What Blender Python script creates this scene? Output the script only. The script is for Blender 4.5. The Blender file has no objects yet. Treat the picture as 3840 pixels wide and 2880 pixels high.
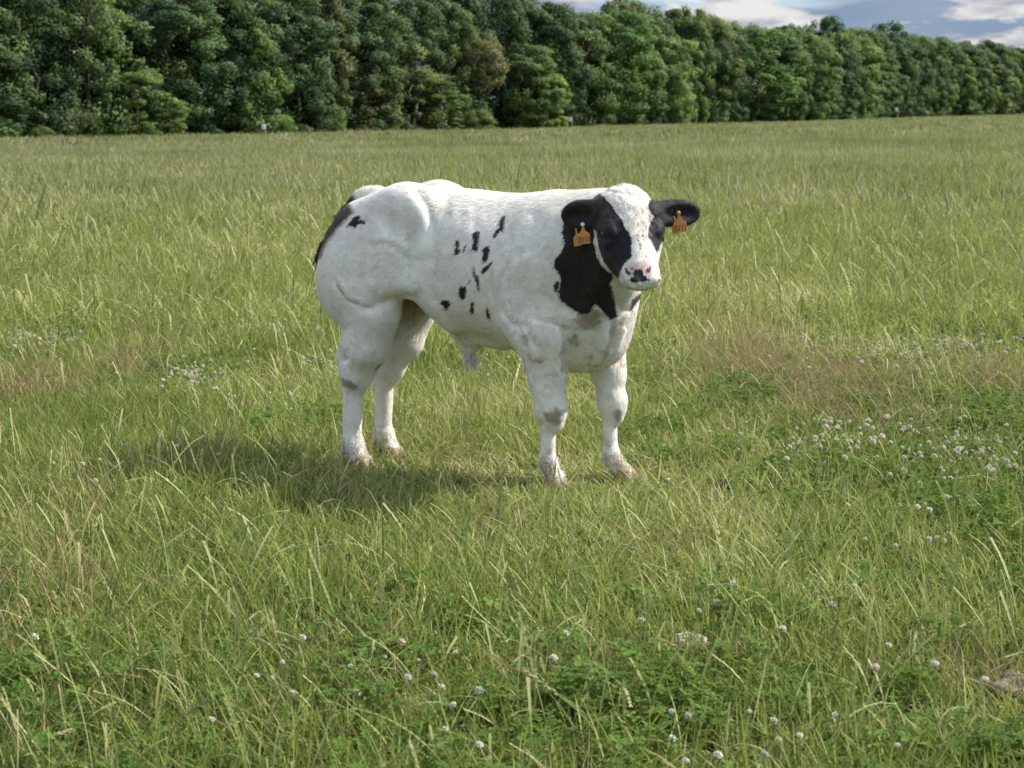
import bpy, bmesh, math, random
import numpy as np
from mathutils import Vector, Matrix, Euler
random.seed(7); RNG = np.random.default_rng(7)
scene = bpy.context.scene
COL = scene.collection

# ------------------------------------------------------------------ camera
FPX, HC, H0 = 6860.0, 1.4, 420.0            # focal length in photo pixels (3840 wide), eye height, horizon row
PITCH = math.atan((1440 - H0) / FPX)
cam_data = bpy.data.cameras.new('camera'); cam = bpy.data.objects.new('camera', cam_data); COL.objects.link(cam)
cam.location = (0, 0, HC); cam.rotation_euler = (math.pi / 2 - PITCH, 0, 0)
cam_data.sensor_width = 36.0; cam_data.lens = FPX / 3840 * 36.0
cam_data.clip_start = 0.1; cam_data.clip_end = 6000
scene.camera = cam
cam_data.dof.use_dof = True; cam_data.dof.focus_distance = 6.8; cam_data.dof.aperture_fstop = 9.0     # small-sensor depth of field

# ------------------------------------------------------------------ light
SUN_EL, SUN_AZ = math.radians(44), math.radians(79)      # azimuth clockwise from +Y (behind right of the calf)
sd = bpy.data.lights.new('sun', 'SUN'); sd.energy = 4.2; sd.angle = math.radians(0.6); sd.color = (1.0, 0.94, 0.84)
sun = bpy.data.objects.new('sun', sd); COL.objects.link(sun)
SUN_DIR = Vector((math.sin(SUN_AZ) * math.cos(SUN_EL), math.cos(SUN_AZ) * math.cos(SUN_EL), math.sin(SUN_EL)))
sun.rotation_euler = SUN_DIR.to_track_quat('Z', 'Y').to_euler()
sun.location = SUN_DIR * 60

SKY_OFF = (2.5, 3.1, 0.7)
world = bpy.data.worlds.new('World'); scene.world = world; world.use_nodes = True
nt = world.node_tree; nt.nodes.clear()
def wn(t, **k):
    n = nt.nodes.new(t)
    for a, b in k.items(): setattr(n, a, b)
    return n
out = wn('ShaderNodeOutputWorld'); bg = wn('ShaderNodeBackground'); bg.inputs['Strength'].default_value = 0.15
sky = wn('ShaderNodeTexSky', sky_type='NISHITA'); sky.sun_disc = False
sky.sun_elevation = SUN_EL; sky.sun_rotation = SUN_AZ; sky.air_density = 1.0; sky.dust_density = 0.4; sky.ozone_density = 2.5
tc = wn('ShaderNodeTexCoord')
# broken cumulus over the whole sky: direction / (height + c) gives a flat cloud layer
sep = wn('ShaderNodeSeparateXYZ'); nt.links.new(tc.outputs['Generated'], sep.inputs[0])
def wmath(op, a, b):
    n = wn('ShaderNodeMath', operation=op)
    for i, v in enumerate((a, b)):
        if isinstance(v, bpy.types.NodeSocket): nt.links.new(v, n.inputs[i])
        else: n.inputs[i].default_value = v
    return n.outputs[0]
inv = wmath('DIVIDE', 1.0, wmath('ADD', wmath('MAXIMUM', sep.outputs[2], 0.0), 0.14))
dv = wn('ShaderNodeVectorMath', operation='SCALE'); nt.links.new(tc.outputs['Generated'], dv.inputs[0]); nt.links.new(inv, dv.inputs['Scale'])
dv2 = wn('ShaderNodeVectorMath', operation='SCALE'); nt.links.new(tc.outputs['Generated'], dv2.inputs[0]); nt.links.new(wmath('DIVIDE', 1.0, wmath('ADD', wmath('MAXIMUM', sep.outputs[2], 0.0), 0.32)), dv2.inputs['Scale'])
def wnoise(loc, sc, scale, det, rough, heap=False):
    m = wn('ShaderNodeMapping'); nt.links.new((dv2 if heap else dv).outputs[0], m.inputs[0]); m.inputs['Location'].default_value = loc; m.inputs['Scale'].default_value = sc
    n = wn('ShaderNodeTexNoise'); nt.links.new(m.outputs[0], n.inputs['Vector'])
    n.inputs['Scale'].default_value = scale; n.inputs['Detail'].default_value = det; n.inputs['Roughness'].default_value = rough
    return n.outputs['Fac']
def wramp(f, *st):
    r = wn('ShaderNodeValToRGB'); e = r.color_ramp.elements
    while len(e) < len(st): e.new(.5)
    for i, (p, c) in enumerate(st): e[i].position = p; e[i].color = (*c, 1)
    nt.links.new(f, r.inputs[0]); return r.outputs[0]
def wmix(f, a, b):
    m = wn('ShaderNodeMix', data_type='RGBA')
    nt.links.new(f, m.inputs[0]); nt.links.new(a, m.inputs[6])
    if isinstance(b, bpy.types.NodeSocket): nt.links.new(b, m.inputs[7])
    else: m.inputs[7].default_value = (*b, 1)
    return m.outputs[2]
# thin blue-grey cloud deck, denser towards the horizon where it is seen edge on
deck = wramp(wmath('ADD', wmath('MULTIPLY', wnoise((1.7, 5.2, 0), (1, 1, 1), .8, 5, .5), .8), wmath('MULTIPLY', inv, .085)), (.50, (0, 0, 0)), (.78, (1, 1, 1)))
col = wmix(deck, sky.outputs[0], wramp(wnoise((4., 1., 0), (1, 1, 1), 1.3, 4, .5), (.35, (.80, 1.10, 1.60)), (.7, (1.20, 1.50, 1.98))))
# sunlit cumulus heads in front of it
cum = wramp(wnoise((SKY_OFF[0], SKY_OFF[1], SKY_OFF[2]), (1, 1, 2.4), 3.6, 9, .58, True), (.485, (0, 0, 0)), (.535, (1, 1, 1)))
# clouds overhead are seen from their bright, thin parts; towards the horizon from their shaded sides
def wrange(v, f0, f1, t0, t1):
    m = wn('ShaderNodeMapRange', interpolation_type='SMOOTHSTEP'); nt.links.new(v, m.inputs['Value'])
    for k_, v_ in (('From Min', f0), ('From Max', f1), ('To Min', t0), ('To Max', t1)): m.inputs[k_].default_value = v_
    return m.outputs[0]
lit = wn('ShaderNodeVectorMath', operation='SCALE'); nt.links.new(wramp(wnoise((.3, 2.2, 1), (1, 1, 2.4), 9, 6, .55, True), (.36, (1.15, 1.25, 1.50)), (.60, (2.95, 2.92, 2.86))), lit.inputs[0])
nt.links.new(wrange(sep.outputs[2], .06, .55, 1.0, 2.6), lit.inputs['Scale'])
col = wmix(cum, col, lit.outputs[0])
nt.links.new(col, bg.inputs['Color']); nt.links.new(bg.outputs[0], out.inputs[0])

scene.view_settings.view_transform = 'Standard'; scene.view_settings.look = 'None'
scene.view_settings.gamma = 1.0; scene.view_settings.use_curve_mapping = False
scene.view_settings.exposure = 0.92
scene.render.engine = 'CYCLES'
scene.cycles.use_denoising = True
scene.cycles.max_bounces = 5; scene.cycles.diffuse_bounces = 3; scene.cycles.glossy_bounces = 2; scene.cycles.transmission_bounces = 3; scene.cycles.transparent_max_bounces = 8

# ------------------------------------------------------------------ helpers
_fw = np.array([0, math.cos(PITCH), -math.sin(PITCH)]); _up = np.array([0, math.sin(PITCH), math.cos(PITCH)])
def ray(px, py):
    """Direction through a pixel of the 3840x2880 photograph."""
    d = _fw + np.array([1., 0, 0]) * (px - 1920) / FPX + _up * (1440 - py) / FPX
    return d / np.linalg.norm(d)
def at_depth(px, py, Y):
    d = ray(px, py); return np.array([0, 0, HC]) + d * (Y / d[1])
def on_ground(px, py):
    d = ray(px, py); return np.array([0, 0, HC]) + d * (-HC / d[2])

def tag(o, label=None, cat=None, group=None, kind=None):
    if label: o['label'] = label
    if cat: o['category'] = cat
    if group: o['group'] = group
    if kind: o['kind'] = kind
    return o
def mesh_from(name, V, Fc, mat=None, smooth=False, mats=None, mat_idx=None):
    me = bpy.data.meshes.new(name)
    if isinstance(Fc, np.ndarray):
        V = np.asarray(V, np.float32); n = Fc.shape[1]
        me.vertices.add(len(V)); me.vertices.foreach_set('co', V.ravel())
        me.loops.add(Fc.size); me.loops.foreach_set('vertex_index', Fc.astype(np.int32).ravel())
        me.polygons.add(len(Fc)); me.polygons.foreach_set('loop_start', np.arange(0, Fc.size, n, dtype=np.int32))
        me.update(calc_edges=True)
    else:
        me.from_pydata([tuple(v) for v in V], [], Fc); me.update()
    if smooth: me.polygons.foreach_set('use_smooth', np.ones(len(me.polygons), bool))
    for m in (mats or ([mat] if mat else [])): me.materials.append(m)
    if mat_idx is not None: me.polygons.foreach_set('material_index', np.asarray(mat_idx, np.int32))
    return me
def obj(name, me, parent=None, loc=None, col=None):
    o = bpy.data.objects.new(name, me); (col or COL).objects.link(o)
    if parent: o.parent = parent
    if loc is not None: o.location = loc
    return o
def empty(name, loc=(0, 0, 0), rz=0.0):
    o = bpy.data.objects.new(name, None); COL.objects.link(o); o.location = loc; o.rotation_euler = (0, 0, rz)
    o.empty_display_size = 0.1
    return o
class NT:
    """Small helper for building a material's nodes."""
    def __init__(self, name):
        self.m = bpy.data.materials.new(name); self.m.use_nodes = True; self.t = self.m.node_tree; self.t.nodes.clear()
        self.out = self.n('ShaderNodeOutputMaterial')
    def n(self, t, _in=None, **k):
        x = self.t.nodes.new(t)
        for a, b in k.items(): setattr(x, a, b)
        for a, b in (_in or {}).items():
            if hasattr(b, 'is_output') or isinstance(b, bpy.types.NodeSocket): self.t.links.new(b, x.inputs[a])
            else: x.inputs[a].default_value = b
        return x
    def math(self, op, a, b=0.0, c=None, clamp=False):
        x = self.t.nodes.new('ShaderNodeMath'); x.operation = op; x.use_clamp = clamp
        for i, v in enumerate((a, b, c)):
            if v is None: continue
            if isinstance(v, bpy.types.NodeSocket): self.t.links.new(v, x.inputs[i])
            else: x.inputs[i].default_value = v
        return x.outputs[0]
    def mix(self, f, a, b, blend='MIX'):
        x = self.t.nodes.new('ShaderNodeMix'); x.data_type = 'RGBA'; x.blend_type = blend
        for i, v in ((0, f), (6, a), (7, b)):
            if isinstance(v, bpy.types.NodeSocket): self.t.links.new(v, x.inputs[i])
            else: x.inputs[i].default_value = v if i == 0 else (*v, 1)
        return x.outputs[2]
    def noise(self, vec, scale, detail=3, rough=.5, dist=0.0):
        x = self.n('ShaderNodeTexNoise', {'Scale': scale, 'Detail': detail, 'Roughness': rough, 'Distortion': dist})
        if vec is not None: self.t.links.new(vec, x.inputs['Vector'])
        return x.outputs['Fac']
    def ramp(self, f, *st):
        x = self.t.nodes.new('ShaderNodeValToRGB'); e = x.color_ramp.elements
        while len(e) < len(st): e.new(0.5)
        for i, (p, c) in enumerate(st):
            e[i].position = p; e[i].color = (*c, 1) if not isinstance(c, (int, float)) else (c, c, c, 1)
        self.t.links.new(f, x.inputs[0]); return x.outputs[0]
    def smooth(self, v, lo, hi):
        x = self.t.nodes.new('ShaderNodeMapRange'); x.interpolation_type = 'SMOOTHSTEP'
        self.t.links.new(v, x.inputs['Value']); x.inputs['From Min'].default_value = lo; x.inputs['From Max'].default_value = hi
        return x.outputs['Result']
    def done(self, sh): self.t.links.new(sh, self.out.inputs['Surface']); return self.m
def simple_mat(name, col, rough=.7, spec=.3, bump=None, var=.15, nscale=20):
    w = NT(name); tcn = w.n('ShaderNodeTexCoord')
    f = w.noise(tcn.outputs['Object'], nscale, 4)
    c = w.mix(f, tuple(x * (1 - var) for x in col), tuple(min(1, x * (1 + var)) for x in col))
    b = w.n('ShaderNodeBsdfPrincipled', {'Base Color': c, 'Roughness': rough, 'Specular IOR Level': spec})
    if bump:
        bn = w.n('ShaderNodeBump', {'Strength': bump, 'Distance': .01, 'Height': w.noise(tcn.outputs['Object'], nscale * 3, 5)})
        w.t.links.new(bn.outputs[0], b.inputs['Normal'])
    return w.done(b.outputs[0])
def tube(path, radii, nseg=8, cap=True):
    """Vertices and quads of a tapered tube along a polyline."""
    P = [Vector(p) for p in path]; V = []; Fq = []
    up = Vector((0, 0, 1)); X = None
    for i, p in enumerate(P):
        d = (P[min(i + 1, len(P) - 1)] - P[max(i - 1, 0)]).normalized()
        if X is None:
            X = d.cross(up); X = X.normalized() if X.length > 1e-3 else Vector((1, 0, 0))
        X = (X - d * X.dot(d)).normalized(); Yv = d.cross(X)
        for j in range(nseg):
            a = 2 * math.pi * j / nseg; V.append(p + (X * math.cos(a) + Yv * math.sin(a)) * radii[i])
    for i in range(len(P) - 1):
        for j in range(nseg):
            k = (j + 1) % nseg; Fq.append((i * nseg + j, i * nseg + k, (i + 1) * nseg + k, (i + 1) * nseg + j))
    if cap:
        V.append(P[-1]); e = len(V) - 1; b = (len(P) - 1) * nseg
        for j in range(nseg): Fq.append((b + j, b + (j + 1) % nseg, e))
        V.append(P[0]); e = len(V) - 1
        for j in range(nseg): Fq.append(((j + 1) % nseg, j, e))
    return V, Fq
class Parts:
    """Collects vertices and faces of several shapes into one mesh."""
    def __init__(self): self.V = []; self.F = []
    def add(self, V, F):
        o = len(self.V); self.V += [tuple(v) for v in V]; self.F += [tuple(i + o for i in f) for f in F]
    def mesh(self, name, mat, smooth=True): return mesh_from(name, self.V, self.F, mat, smooth)
def vnoise(x, y, scale, seed=0):
    """Smooth value noise in 0..1 for arrays (patches in the meadow)."""
    x = np.asarray(x) / scale + 137.7 * seed; y = np.asarray(y) / scale + 71.3 * seed
    xi = np.floor(x).astype(np.int64); yi = np.floor(y).astype(np.int64); fx = x - xi; fy = y - yi
    fx = fx * fx * (3 - 2 * fx); fy = fy * fy * (3 - 2 * fy)
    def h(a, b):
        n = (a * 374761393 + b * 668265263 + seed * 974711) & 0x7fffffff
        n = ((n ^ (n >> 13)) * 1274126177) & 0x7fffffff
        return ((n ^ (n >> 16)) & 0xffff) / 65535.0
    return (h(xi, yi) * (1 - fx) + h(xi + 1, yi) * fx) * (1 - fy) + (h(xi, yi + 1) * (1 - fx) + h(xi + 1, yi + 1) * fx) * fy
def fbm(x, y, scale, seed=0, o=3):
    return sum(vnoise(x, y, scale / 2 ** i, seed + i) * .5 ** i for i in range(o)) / sum(.5 ** i for i in range(o))

# ------------------------------------------------------------------ terrain
_EPX = np.array([-700, 0, 1000, 2000, 3000, 3840, 4600.]); _ED = np.array([140, 150, 185, 240, 330, 450, 560.])
_EY = np.array([512, 508, 493, 480, 456, 431, 420.])
_EAZ = np.arctan((_EPX - 1920) / FPX)
_EZ = HC - (_EY - H0) / FPX * _ED - np.array([.55, .55, .52, .42, .32, .25, .25])
def edge(az):
    """Distance (along +Y) and height of the foot of the forest edge in a direction."""
    return np.interp(az, _EAZ, _ED), np.interp(az, _EAZ, _EZ)
def height(x, y):
    x = np.asarray(x, float); y = np.asarray(y, float)
    D, z = edge(np.arctan2(x, np.maximum(y, 1e-3)))
    t = np.clip((y - 12) / (D - 12), 0, 1)
    s = np.where(t < .1, t * t / .2, t - .05) / .95
    hump = (fbm(x, y, 9, 5) - .5) * .10 * np.clip((np.hypot(x, y) - 9) / 12, 0, 1)
    bump = (fbm(x, y, .9, 3) - .5) * .035
    return z * s + hump + bump
def ground_mat():
    w = NT('soil_and_thatch'); g = w.n('ShaderNodeNewGeometry')
    f = w.noise(g.outputs['Position'], 14, 6, .65); f2 = w.noise(g.outputs['Position'], .6, 3)
    c = w.ramp(f, (.3, (.022, .028, .010)), (.5, (.045, .060, .018)), (.72, (.10, .10, .045)))
    c = w.mix(w.math('MULTIPLY', f2, .5), c, (.06, .085, .025))
    b = w.n('ShaderNodeBsdfPrincipled', {'Base Color': c, 'Roughness': .95, 'Specular IOR Level': .1})
    bn = w.n('ShaderNodeBump', {'Strength': .6, 'Distance': .03, 'Height': f}); w.t.links.new(bn.outputs[0], b.inputs['Normal'])
    return w.done(b.outputs[0])
_r = np.concatenate([[0.02], np.geomspace(.3, 14, 90), np.geomspace(14.4, 620, 130), np.geomspace(650, 4000, 14)])
_a = np.concatenate([np.linspace(-.5, .5, 141), np.linspace(.5, 2 * math.pi - .5, 60)[1:-1]])
RR, AA = np.meshgrid(_r, _a, indexing='ij'); GX = RR * np.sin(AA); GY = RR * np.cos(AA)
_gz = height(GX, GY)
_V = np.stack([GX, GY, _gz], -1).reshape(-1, 3); _na = len(_a)
_i = np.arange(len(_r) - 1)[:, None] * _na; _j = np.arange(_na)[None, :]; _k = (_j + 1) % _na
_F = np.stack([_i + _j, _i + _na + _j, _i + _na + _k, _i + _k], -1).reshape(-1, 4)[:, ::-1]
ground = obj('ground', mesh_from('ground', _V, _F, ground_mat(), True)); tag(ground, kind='structure')

# ------------------------------------------------------------------ forest edge
def leaf_mat():
    w = NT('tree_leaves'); oi = w.n('ShaderNodeObjectInfo'); v = w.n('ShaderNodeAttribute', attribute_name='v').outputs['Fac']; k = w.n('ShaderNodeAttribute', attribute_name='clump').outputs['Fac']
    c = w.mix(1.0, oi.outputs['Color'], w.ramp(v, (0, (.62, .64, .60)), (.5, (1, 1, 1)), (1, (1.40, 1.34, 1.15))), 'MULTIPLY')
    c = w.mix(1.0, c, w.ramp(k, (0, (.78, .82, .82)), (.55, (1, 1, 1)), (1, (1.32, 1.25, 1.05))), 'MULTIPLY')
    # leaves of one spray face roughly the same way: shade with the spray's own direction
    na = w.n('ShaderNodeVectorTransform', {'Vector': w.n('ShaderNodeAttribute', attribute_name='spray').outputs['Vector']}, vector_type='NORMAL', convert_from='OBJECT', convert_to='WORLD')
    gn = w.n('ShaderNodeNewGeometry').outputs['Normal']
    nm_ = w.n('ShaderNodeVectorMath', {0: na.outputs[0]}, operation='NORMALIZE')
    sc_ = w.n('ShaderNodeVectorMath', {0: gn}, operation='SCALE'); sc_.inputs['Scale'].default_value = .45
    ad_ = w.n('ShaderNodeVectorMath', {0: nm_.outputs[0], 1: sc_.outputs[0]}, operation='ADD'); nn = w.n('ShaderNodeVectorMath', {0: ad_.outputs[0]}, operation='NORMALIZE')
    d = w.n('ShaderNodeBsdfPrincipled', {'Base Color': c, 'Roughness': .6, 'Specular IOR Level': .22, 'Normal': nn.outputs[0]})
    tr = w.n('ShaderNodeBsdfTranslucent', {'Color': w.mix(1.0, c, (1.25, 1.4, .7), 'MULTIPLY')})
    m = w.n('ShaderNodeMixShader', {0: .36, 1: d.outputs[0], 2: tr.outputs[0]}); return w.done(m.outputs[0])
M_LEAF = leaf_mat()
M_BARK = simple_mat('bark', (.085, .068, .050), .9, .1, .5, .35, 3)
M_PALE = simple_mat('pale_bark', (.42, .39, .34), .85, .1, .4, .30, 3)
def crown_mesh(seed, W, H, z0, nl, ncard, csize, shape='round', droop=0.0):
    """Leaf clumps spread through the volume of a crown (W wide, from z0 to H); each clump is many small bent leaf sprays."""
    r = np.random.default_rng(seed); C = []
    lean = r.normal(0, .05, 2)
    while len(C) < nl:
        t = r.uniform(0, 1); z = z0 + (H - z0) * t
        if shape == 'round': prof = math.sqrt(max(0, 1 - abs((t - .42) / .60) ** 2.4))
        elif shape == 'cone': prof = max(0, 1 - t) ** .75 * .95 + .06
        elif shape == 'column': prof = (1 - abs(2 * t - .85) ** 3.2 * .9) if t < .92 else .3
        else: prof = math.sqrt(max(0, 1 - ((t - .55) / .5) ** 2))
        a = r.uniform(0, 2 * math.pi); wob = 1 + .22 * math.sin(a * 2 + seed) + .16 * math.sin(a * 3 + t * 9 + seed * 2)
        rad = W / 2 * prof * wob * r.uniform(.25, 1) ** .45; C.append((rad * math.cos(a) + lean[0] * z, rad * math.sin(a) + lean[1] * z, z))
    C = np.array(C); R_ = (W * .135) * r.uniform(.55, 1.5, nl) * (1 if shape != 'cone' else .85)
    n = nl * ncard; ci = np.repeat(np.arange(nl), ncard); d = r.normal(0, 1, (n, 3)); d[:, 2] = d[:, 2] + .15; d /= np.linalg.norm(d, axis=1)[:, None]
    outw = C[ci] - np.array([0, 0, (z0 + H) * .45]); outw[:, 2] *= .5; outw /= np.maximum(np.linalg.norm(outw, axis=1), 1e-6)[:, None]
    d = d + outw * .55; d /= np.linalg.norm(d, axis=1)[:, None]
    rr = R_[ci] * r.uniform(.55, 1.12, n); P = C[ci] + d * rr[:, None] * np.array([1.08, 1.08, .98]); P[:, 2] -= droop * r.uniform(0, 1, n) * R_[ci]
    N_ = d * .8 + r.normal(0, .55, (n, 3)) + np.array([0, 0, .35]); N_ /= np.linalg.norm(N_, axis=1)[:, None]
    T_ = np.cross(N_, r.normal(0, 1, (n, 3))); T_ /= np.linalg.norm(T_, axis=1)[:, None]; Bn = np.cross(N_, T_)
    s = csize * r.uniform(.5, 1.35, n)[:, None]; asp = r.uniform(.5, .95, n)[:, None]; bend = r.normal(0, .28, n)[:, None]
    q = [P - T_ * s * .5, P + Bn * s * asp * .5 + N_ * s * bend * .5, P + T_ * s * .55 + N_ * s * bend, P - Bn * s * asp * .45 + N_ * s * bend * .4]
    V = np.stack(q, 1).reshape(-1, 3); F_ = np.arange(4 * n).reshape(-1, 4); val = np.repeat(r.uniform(0, 1, n), 4); cl = np.repeat(r.uniform(0, 1, nl)[ci], 4)
    V[:, 2] = np.maximum(V[:, 2], .05); V[:, 2] *= H / np.percentile(V[:, 2], 99.9)
    spray = np.repeat(d * .75 + N_ * .35, 4, axis=0)
    me = mesh_from('crown', V, F_, M_LEAF)
    for nm, a in (('v', val), ('clump', cl)):
        at = me.attributes.new(nm, 'FLOAT', 'POINT'); at.data.foreach_set('value', a.astype(np.float32))
    at = me.attributes.new('spray', 'FLOAT_VECTOR', 'POINT'); at.data.foreach_set('vector', spray.astype(np.float32).ravel())
    return me
def trunk_mesh(seed, H, z0, W, mat, r0=.22):
    rnd = random.Random(seed); P = Parts(); p = [(rnd.gauss(0, .05) * i, rnd.gauss(0, .05) * i, H * .82 * i / 6 - .3) for i in range(7)]
    P.add(*tube(p, [r0 * (1 - .14 * i) for i in range(7)], 7))
    for k in range(7):
        z = z0 + (H * .75 - z0) * k / 7 + .5; a = rnd.uniform(0, 6.28); L = W * rnd.uniform(.22, .40)
        P.add(*tube([(0, 0, z), (math.cos(a) * L * .5, math.sin(a) * L * .5, z + L * .30), (math.cos(a) * L, math.sin(a) * L, z + L * .75)], [r0 * .42, r0 * .26, r0 * .08], 5, False))
    return P.mesh('trunk', mat)
# unit crowns: height 10, scaled per tree
TC = {}
for k in range(7): TC['round', k] = (crown_mesh(400 + k, 4.6, 10, .55, 85, 205, .185), trunk_mesh(400 + k, 10, 2.4, 4.6, M_BARK, .17))
for k in range(3): TC['column', k] = (crown_mesh(420 + k, 2.9, 10, .5, 75, 160, .16, 'column', .9), trunk_mesh(420 + k, 10, 2, 2.9, M_PALE, .10))
for k in range(2): TC['cone', k] = (crown_mesh(430 + k, 4.4, 10, .4, 85, 110, .23, 'cone', .2), trunk_mesh(430 + k, 10, 1.2, 4.2, M_BARK, .12))
for k in range(2): TC['pine', k] = (crown_mesh(440 + k, 4.6, 10, 4.6, 50, 180, .185, 'top', .3), trunk_mesh(440 + k, 10, 5, 4.6, M_PALE, .13))
for k in range(3): TC['bush', k] = (crown_mesh(450 + k, 13, 10, .1, 95, 190, .44, 'round'), trunk_mesh(450 + k, 8, 1.0, 9, M_BARK, .25))
def edge_pos(px, back):
    az = math.atan((px - 1920) / FPX); D, z = edge(az); D = float(D) + back
    x = (px - 1920) / FPX * D; return x, D, float(height(x, D))
def tree(name, label, cat, px, back, top_y=None, wid_px=None, shape='round', var=0, color=(.045, .08, .022), H=None, group=None, yaw=None):
    x, y, z = edge_pos(px, back)
    if H is None: H = HC + (H0 - top_y) / FPX * y - z
    sx = (wid_px / FPX * y) / {'round': 4.9, 'column': 3.1, 'cone': 4.6, 'pine': 4.8, 'bush': 13.5}[shape] if wid_px else H / 10
    cm_, tm_ = TC[shape, var]
    e = empty(name, (x, y, z - .05), random.uniform(0, 6.28) if yaw is None else yaw); e.scale = (sx, sx, H / 10); tag(e, label, cat, group)
    c = obj('crown', cm_, e); c.color = (*color, 1); t = obj('trunk', tm_, e); return e
DK, MD, FR, YG, OL, BR = (.057, .097, .047), (.098, .146, .058), (.122, .172, .064), (.18, .235, .078), (.118, .142, .068), (.16, .145, .088)
# trees the photograph lets one tell apart
tree('shrub', 'taller pale green bushy shrub before the dark trees near the forest edge\'s left end', 'shrub', 525, -6, 260, 190, 'round', 0, (.150, .215, .080))
tree('shrub', 'lower pale green shrub spreading out right of the taller pale shrub', 'shrub', 630, -8, 365, 170, 'round', 2, (.140, .200, .072))
tree('shrub', 'low light green bush right of the nearest white-topped post', 'shrub', 1062, -4, 422, 100, 'bush', 1, (0.142, 0.218, 0.064))
tree('shrub', 'small olive bush at the foot of the pine with bare pale trunk', 'shrub', 1790, -3, 408, 140, 'bush', 2, (0.110, 0.150, 0.061))
tree('shrub', 'small dull green tuft of bush at the far left foot of the forest', 'shrub', 175, -5, 470, 90, 'bush', 1, (0.101, 0.134, 0.050))
tree('broadleaf_tree', 'broad rounded mid-green tree standing forward, left of the white-topped post', 'tree', 905, -3, -30, 300, 'round', 1, (0.094, 0.150, 0.050))
tree('broadleaf_tree', 'tall tree with yellow-green upper crown behind the pale shrub', 'tree', 700, 1, -60, 230, 'round', 2, (0.147, 0.185, 0.058))
tree('young_tree', 'slender young tree, light green, between the rounded tree and the birch', 'tree', 1180, -2, 325, 75, 'column', 0, (0.126, 0.192, 0.061))
tree('young_tree', 'narrow yellow-green sapling against the dark trees left of the birch', 'tree', 1462, -3, 250, 90, 'column', 1, (0.185, 0.250, 0.067))
tree('birch_tree', 'drooping olive green birch with pale stem in the middle of the forest edge', 'tree', 1560, -2, 95, 230, 'column', 2, (0.118, 0.147, 0.061))
tree('birch_tree', 'shorter bushy birch between the tall birch and the pine', 'tree', 1655, -3, 285, 190, 'column', 0, (0.110, 0.154, 0.061))
tree('pine_tree', 'olive brown pine with bare pale lower trunk at mid forest edge', 'tree', 1810, -1, 120, 210, 'pine', 0, (0.142, 0.142, 0.077))
tree('young_tree', 'bright yellow-green young tree right of the pine, behind the calf', 'tree', 2050, -4, 280, 150, 'round', 0, (0.185, 0.259, 0.067))
tree('broadleaf_tree', 'tall fresh green tree with even crown above the calf\'s shoulders', 'tree', 2310, -2, 45, 270, 'round', 3, (0.087, 0.158, 0.054))
tree('broadleaf_tree', 'wide fresh green tree leaning into the field right of the calf\'s head', 'tree', 2830, -3, 110, 300, 'round', 4, (0.094, 0.164, 0.054))
tree('broadleaf_tree', 'dark domed tree standing above its neighbours at the right of the skyline', 'tree', 3365, 4, 88, 190, 'round', 5, (0.043, 0.087, 0.037))
tree('broadleaf_tree', 'dark tree with ragged top breaking the skyline beneath the white cloud', 'tree', 3110, 5, 70, 150, 'round', 6, (0.046, 0.094, 0.037))
# the rest of the edge, row behind row
_px = np.linspace(-1250, 4500, 2800); _xy = np.array([edge_pos(p, 0)[:2] for p in _px]); _s = np.concatenate([[0], np.cumsum(np.hypot(*np.diff(_xy, axis=0).T))])
_SKY = ([-500, 1700, 1900, 1990, 2090, 2300, 2380, 2480, 2600, 2780, 3050, 3300, 3470, 3840, 4300], [-70, -75, -50, -10, 16, 18, 4, 10, 36, 78, 108, 122, 136, 165, 185])
rt_ = random.Random(11)
TINTS = [('dark green', DK), ('mid green', MD), ('fresh green', FR), ('olive tinted', OL)]
ZONES = [(130, 'at the left end of the forest edge'), (420, 'left of the pale shrub'), (720, 'behind the pale shrub'), (980, 'around the broad rounded tree'), (1250, 'right of the broad rounded tree'), (1500, 'by the narrow sapling'), (1740, 'by the two birches'),
         (1950, 'around the brown pine'), (2180, 'around the bright yellow-green young tree'), (2450, 'above the calf\'s shoulders'), (2680, 'above the calf\'s head'), (2980, 'where the white cloud meets the skyline'), (3250, 'beneath the blue gap between the clouds'), (3550, 'near the dark domed tree'), (9999, 'at the right end of the forest edge')]
ROWN = ['in the front row', 'in the second row', 'deep in the wood']
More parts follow.
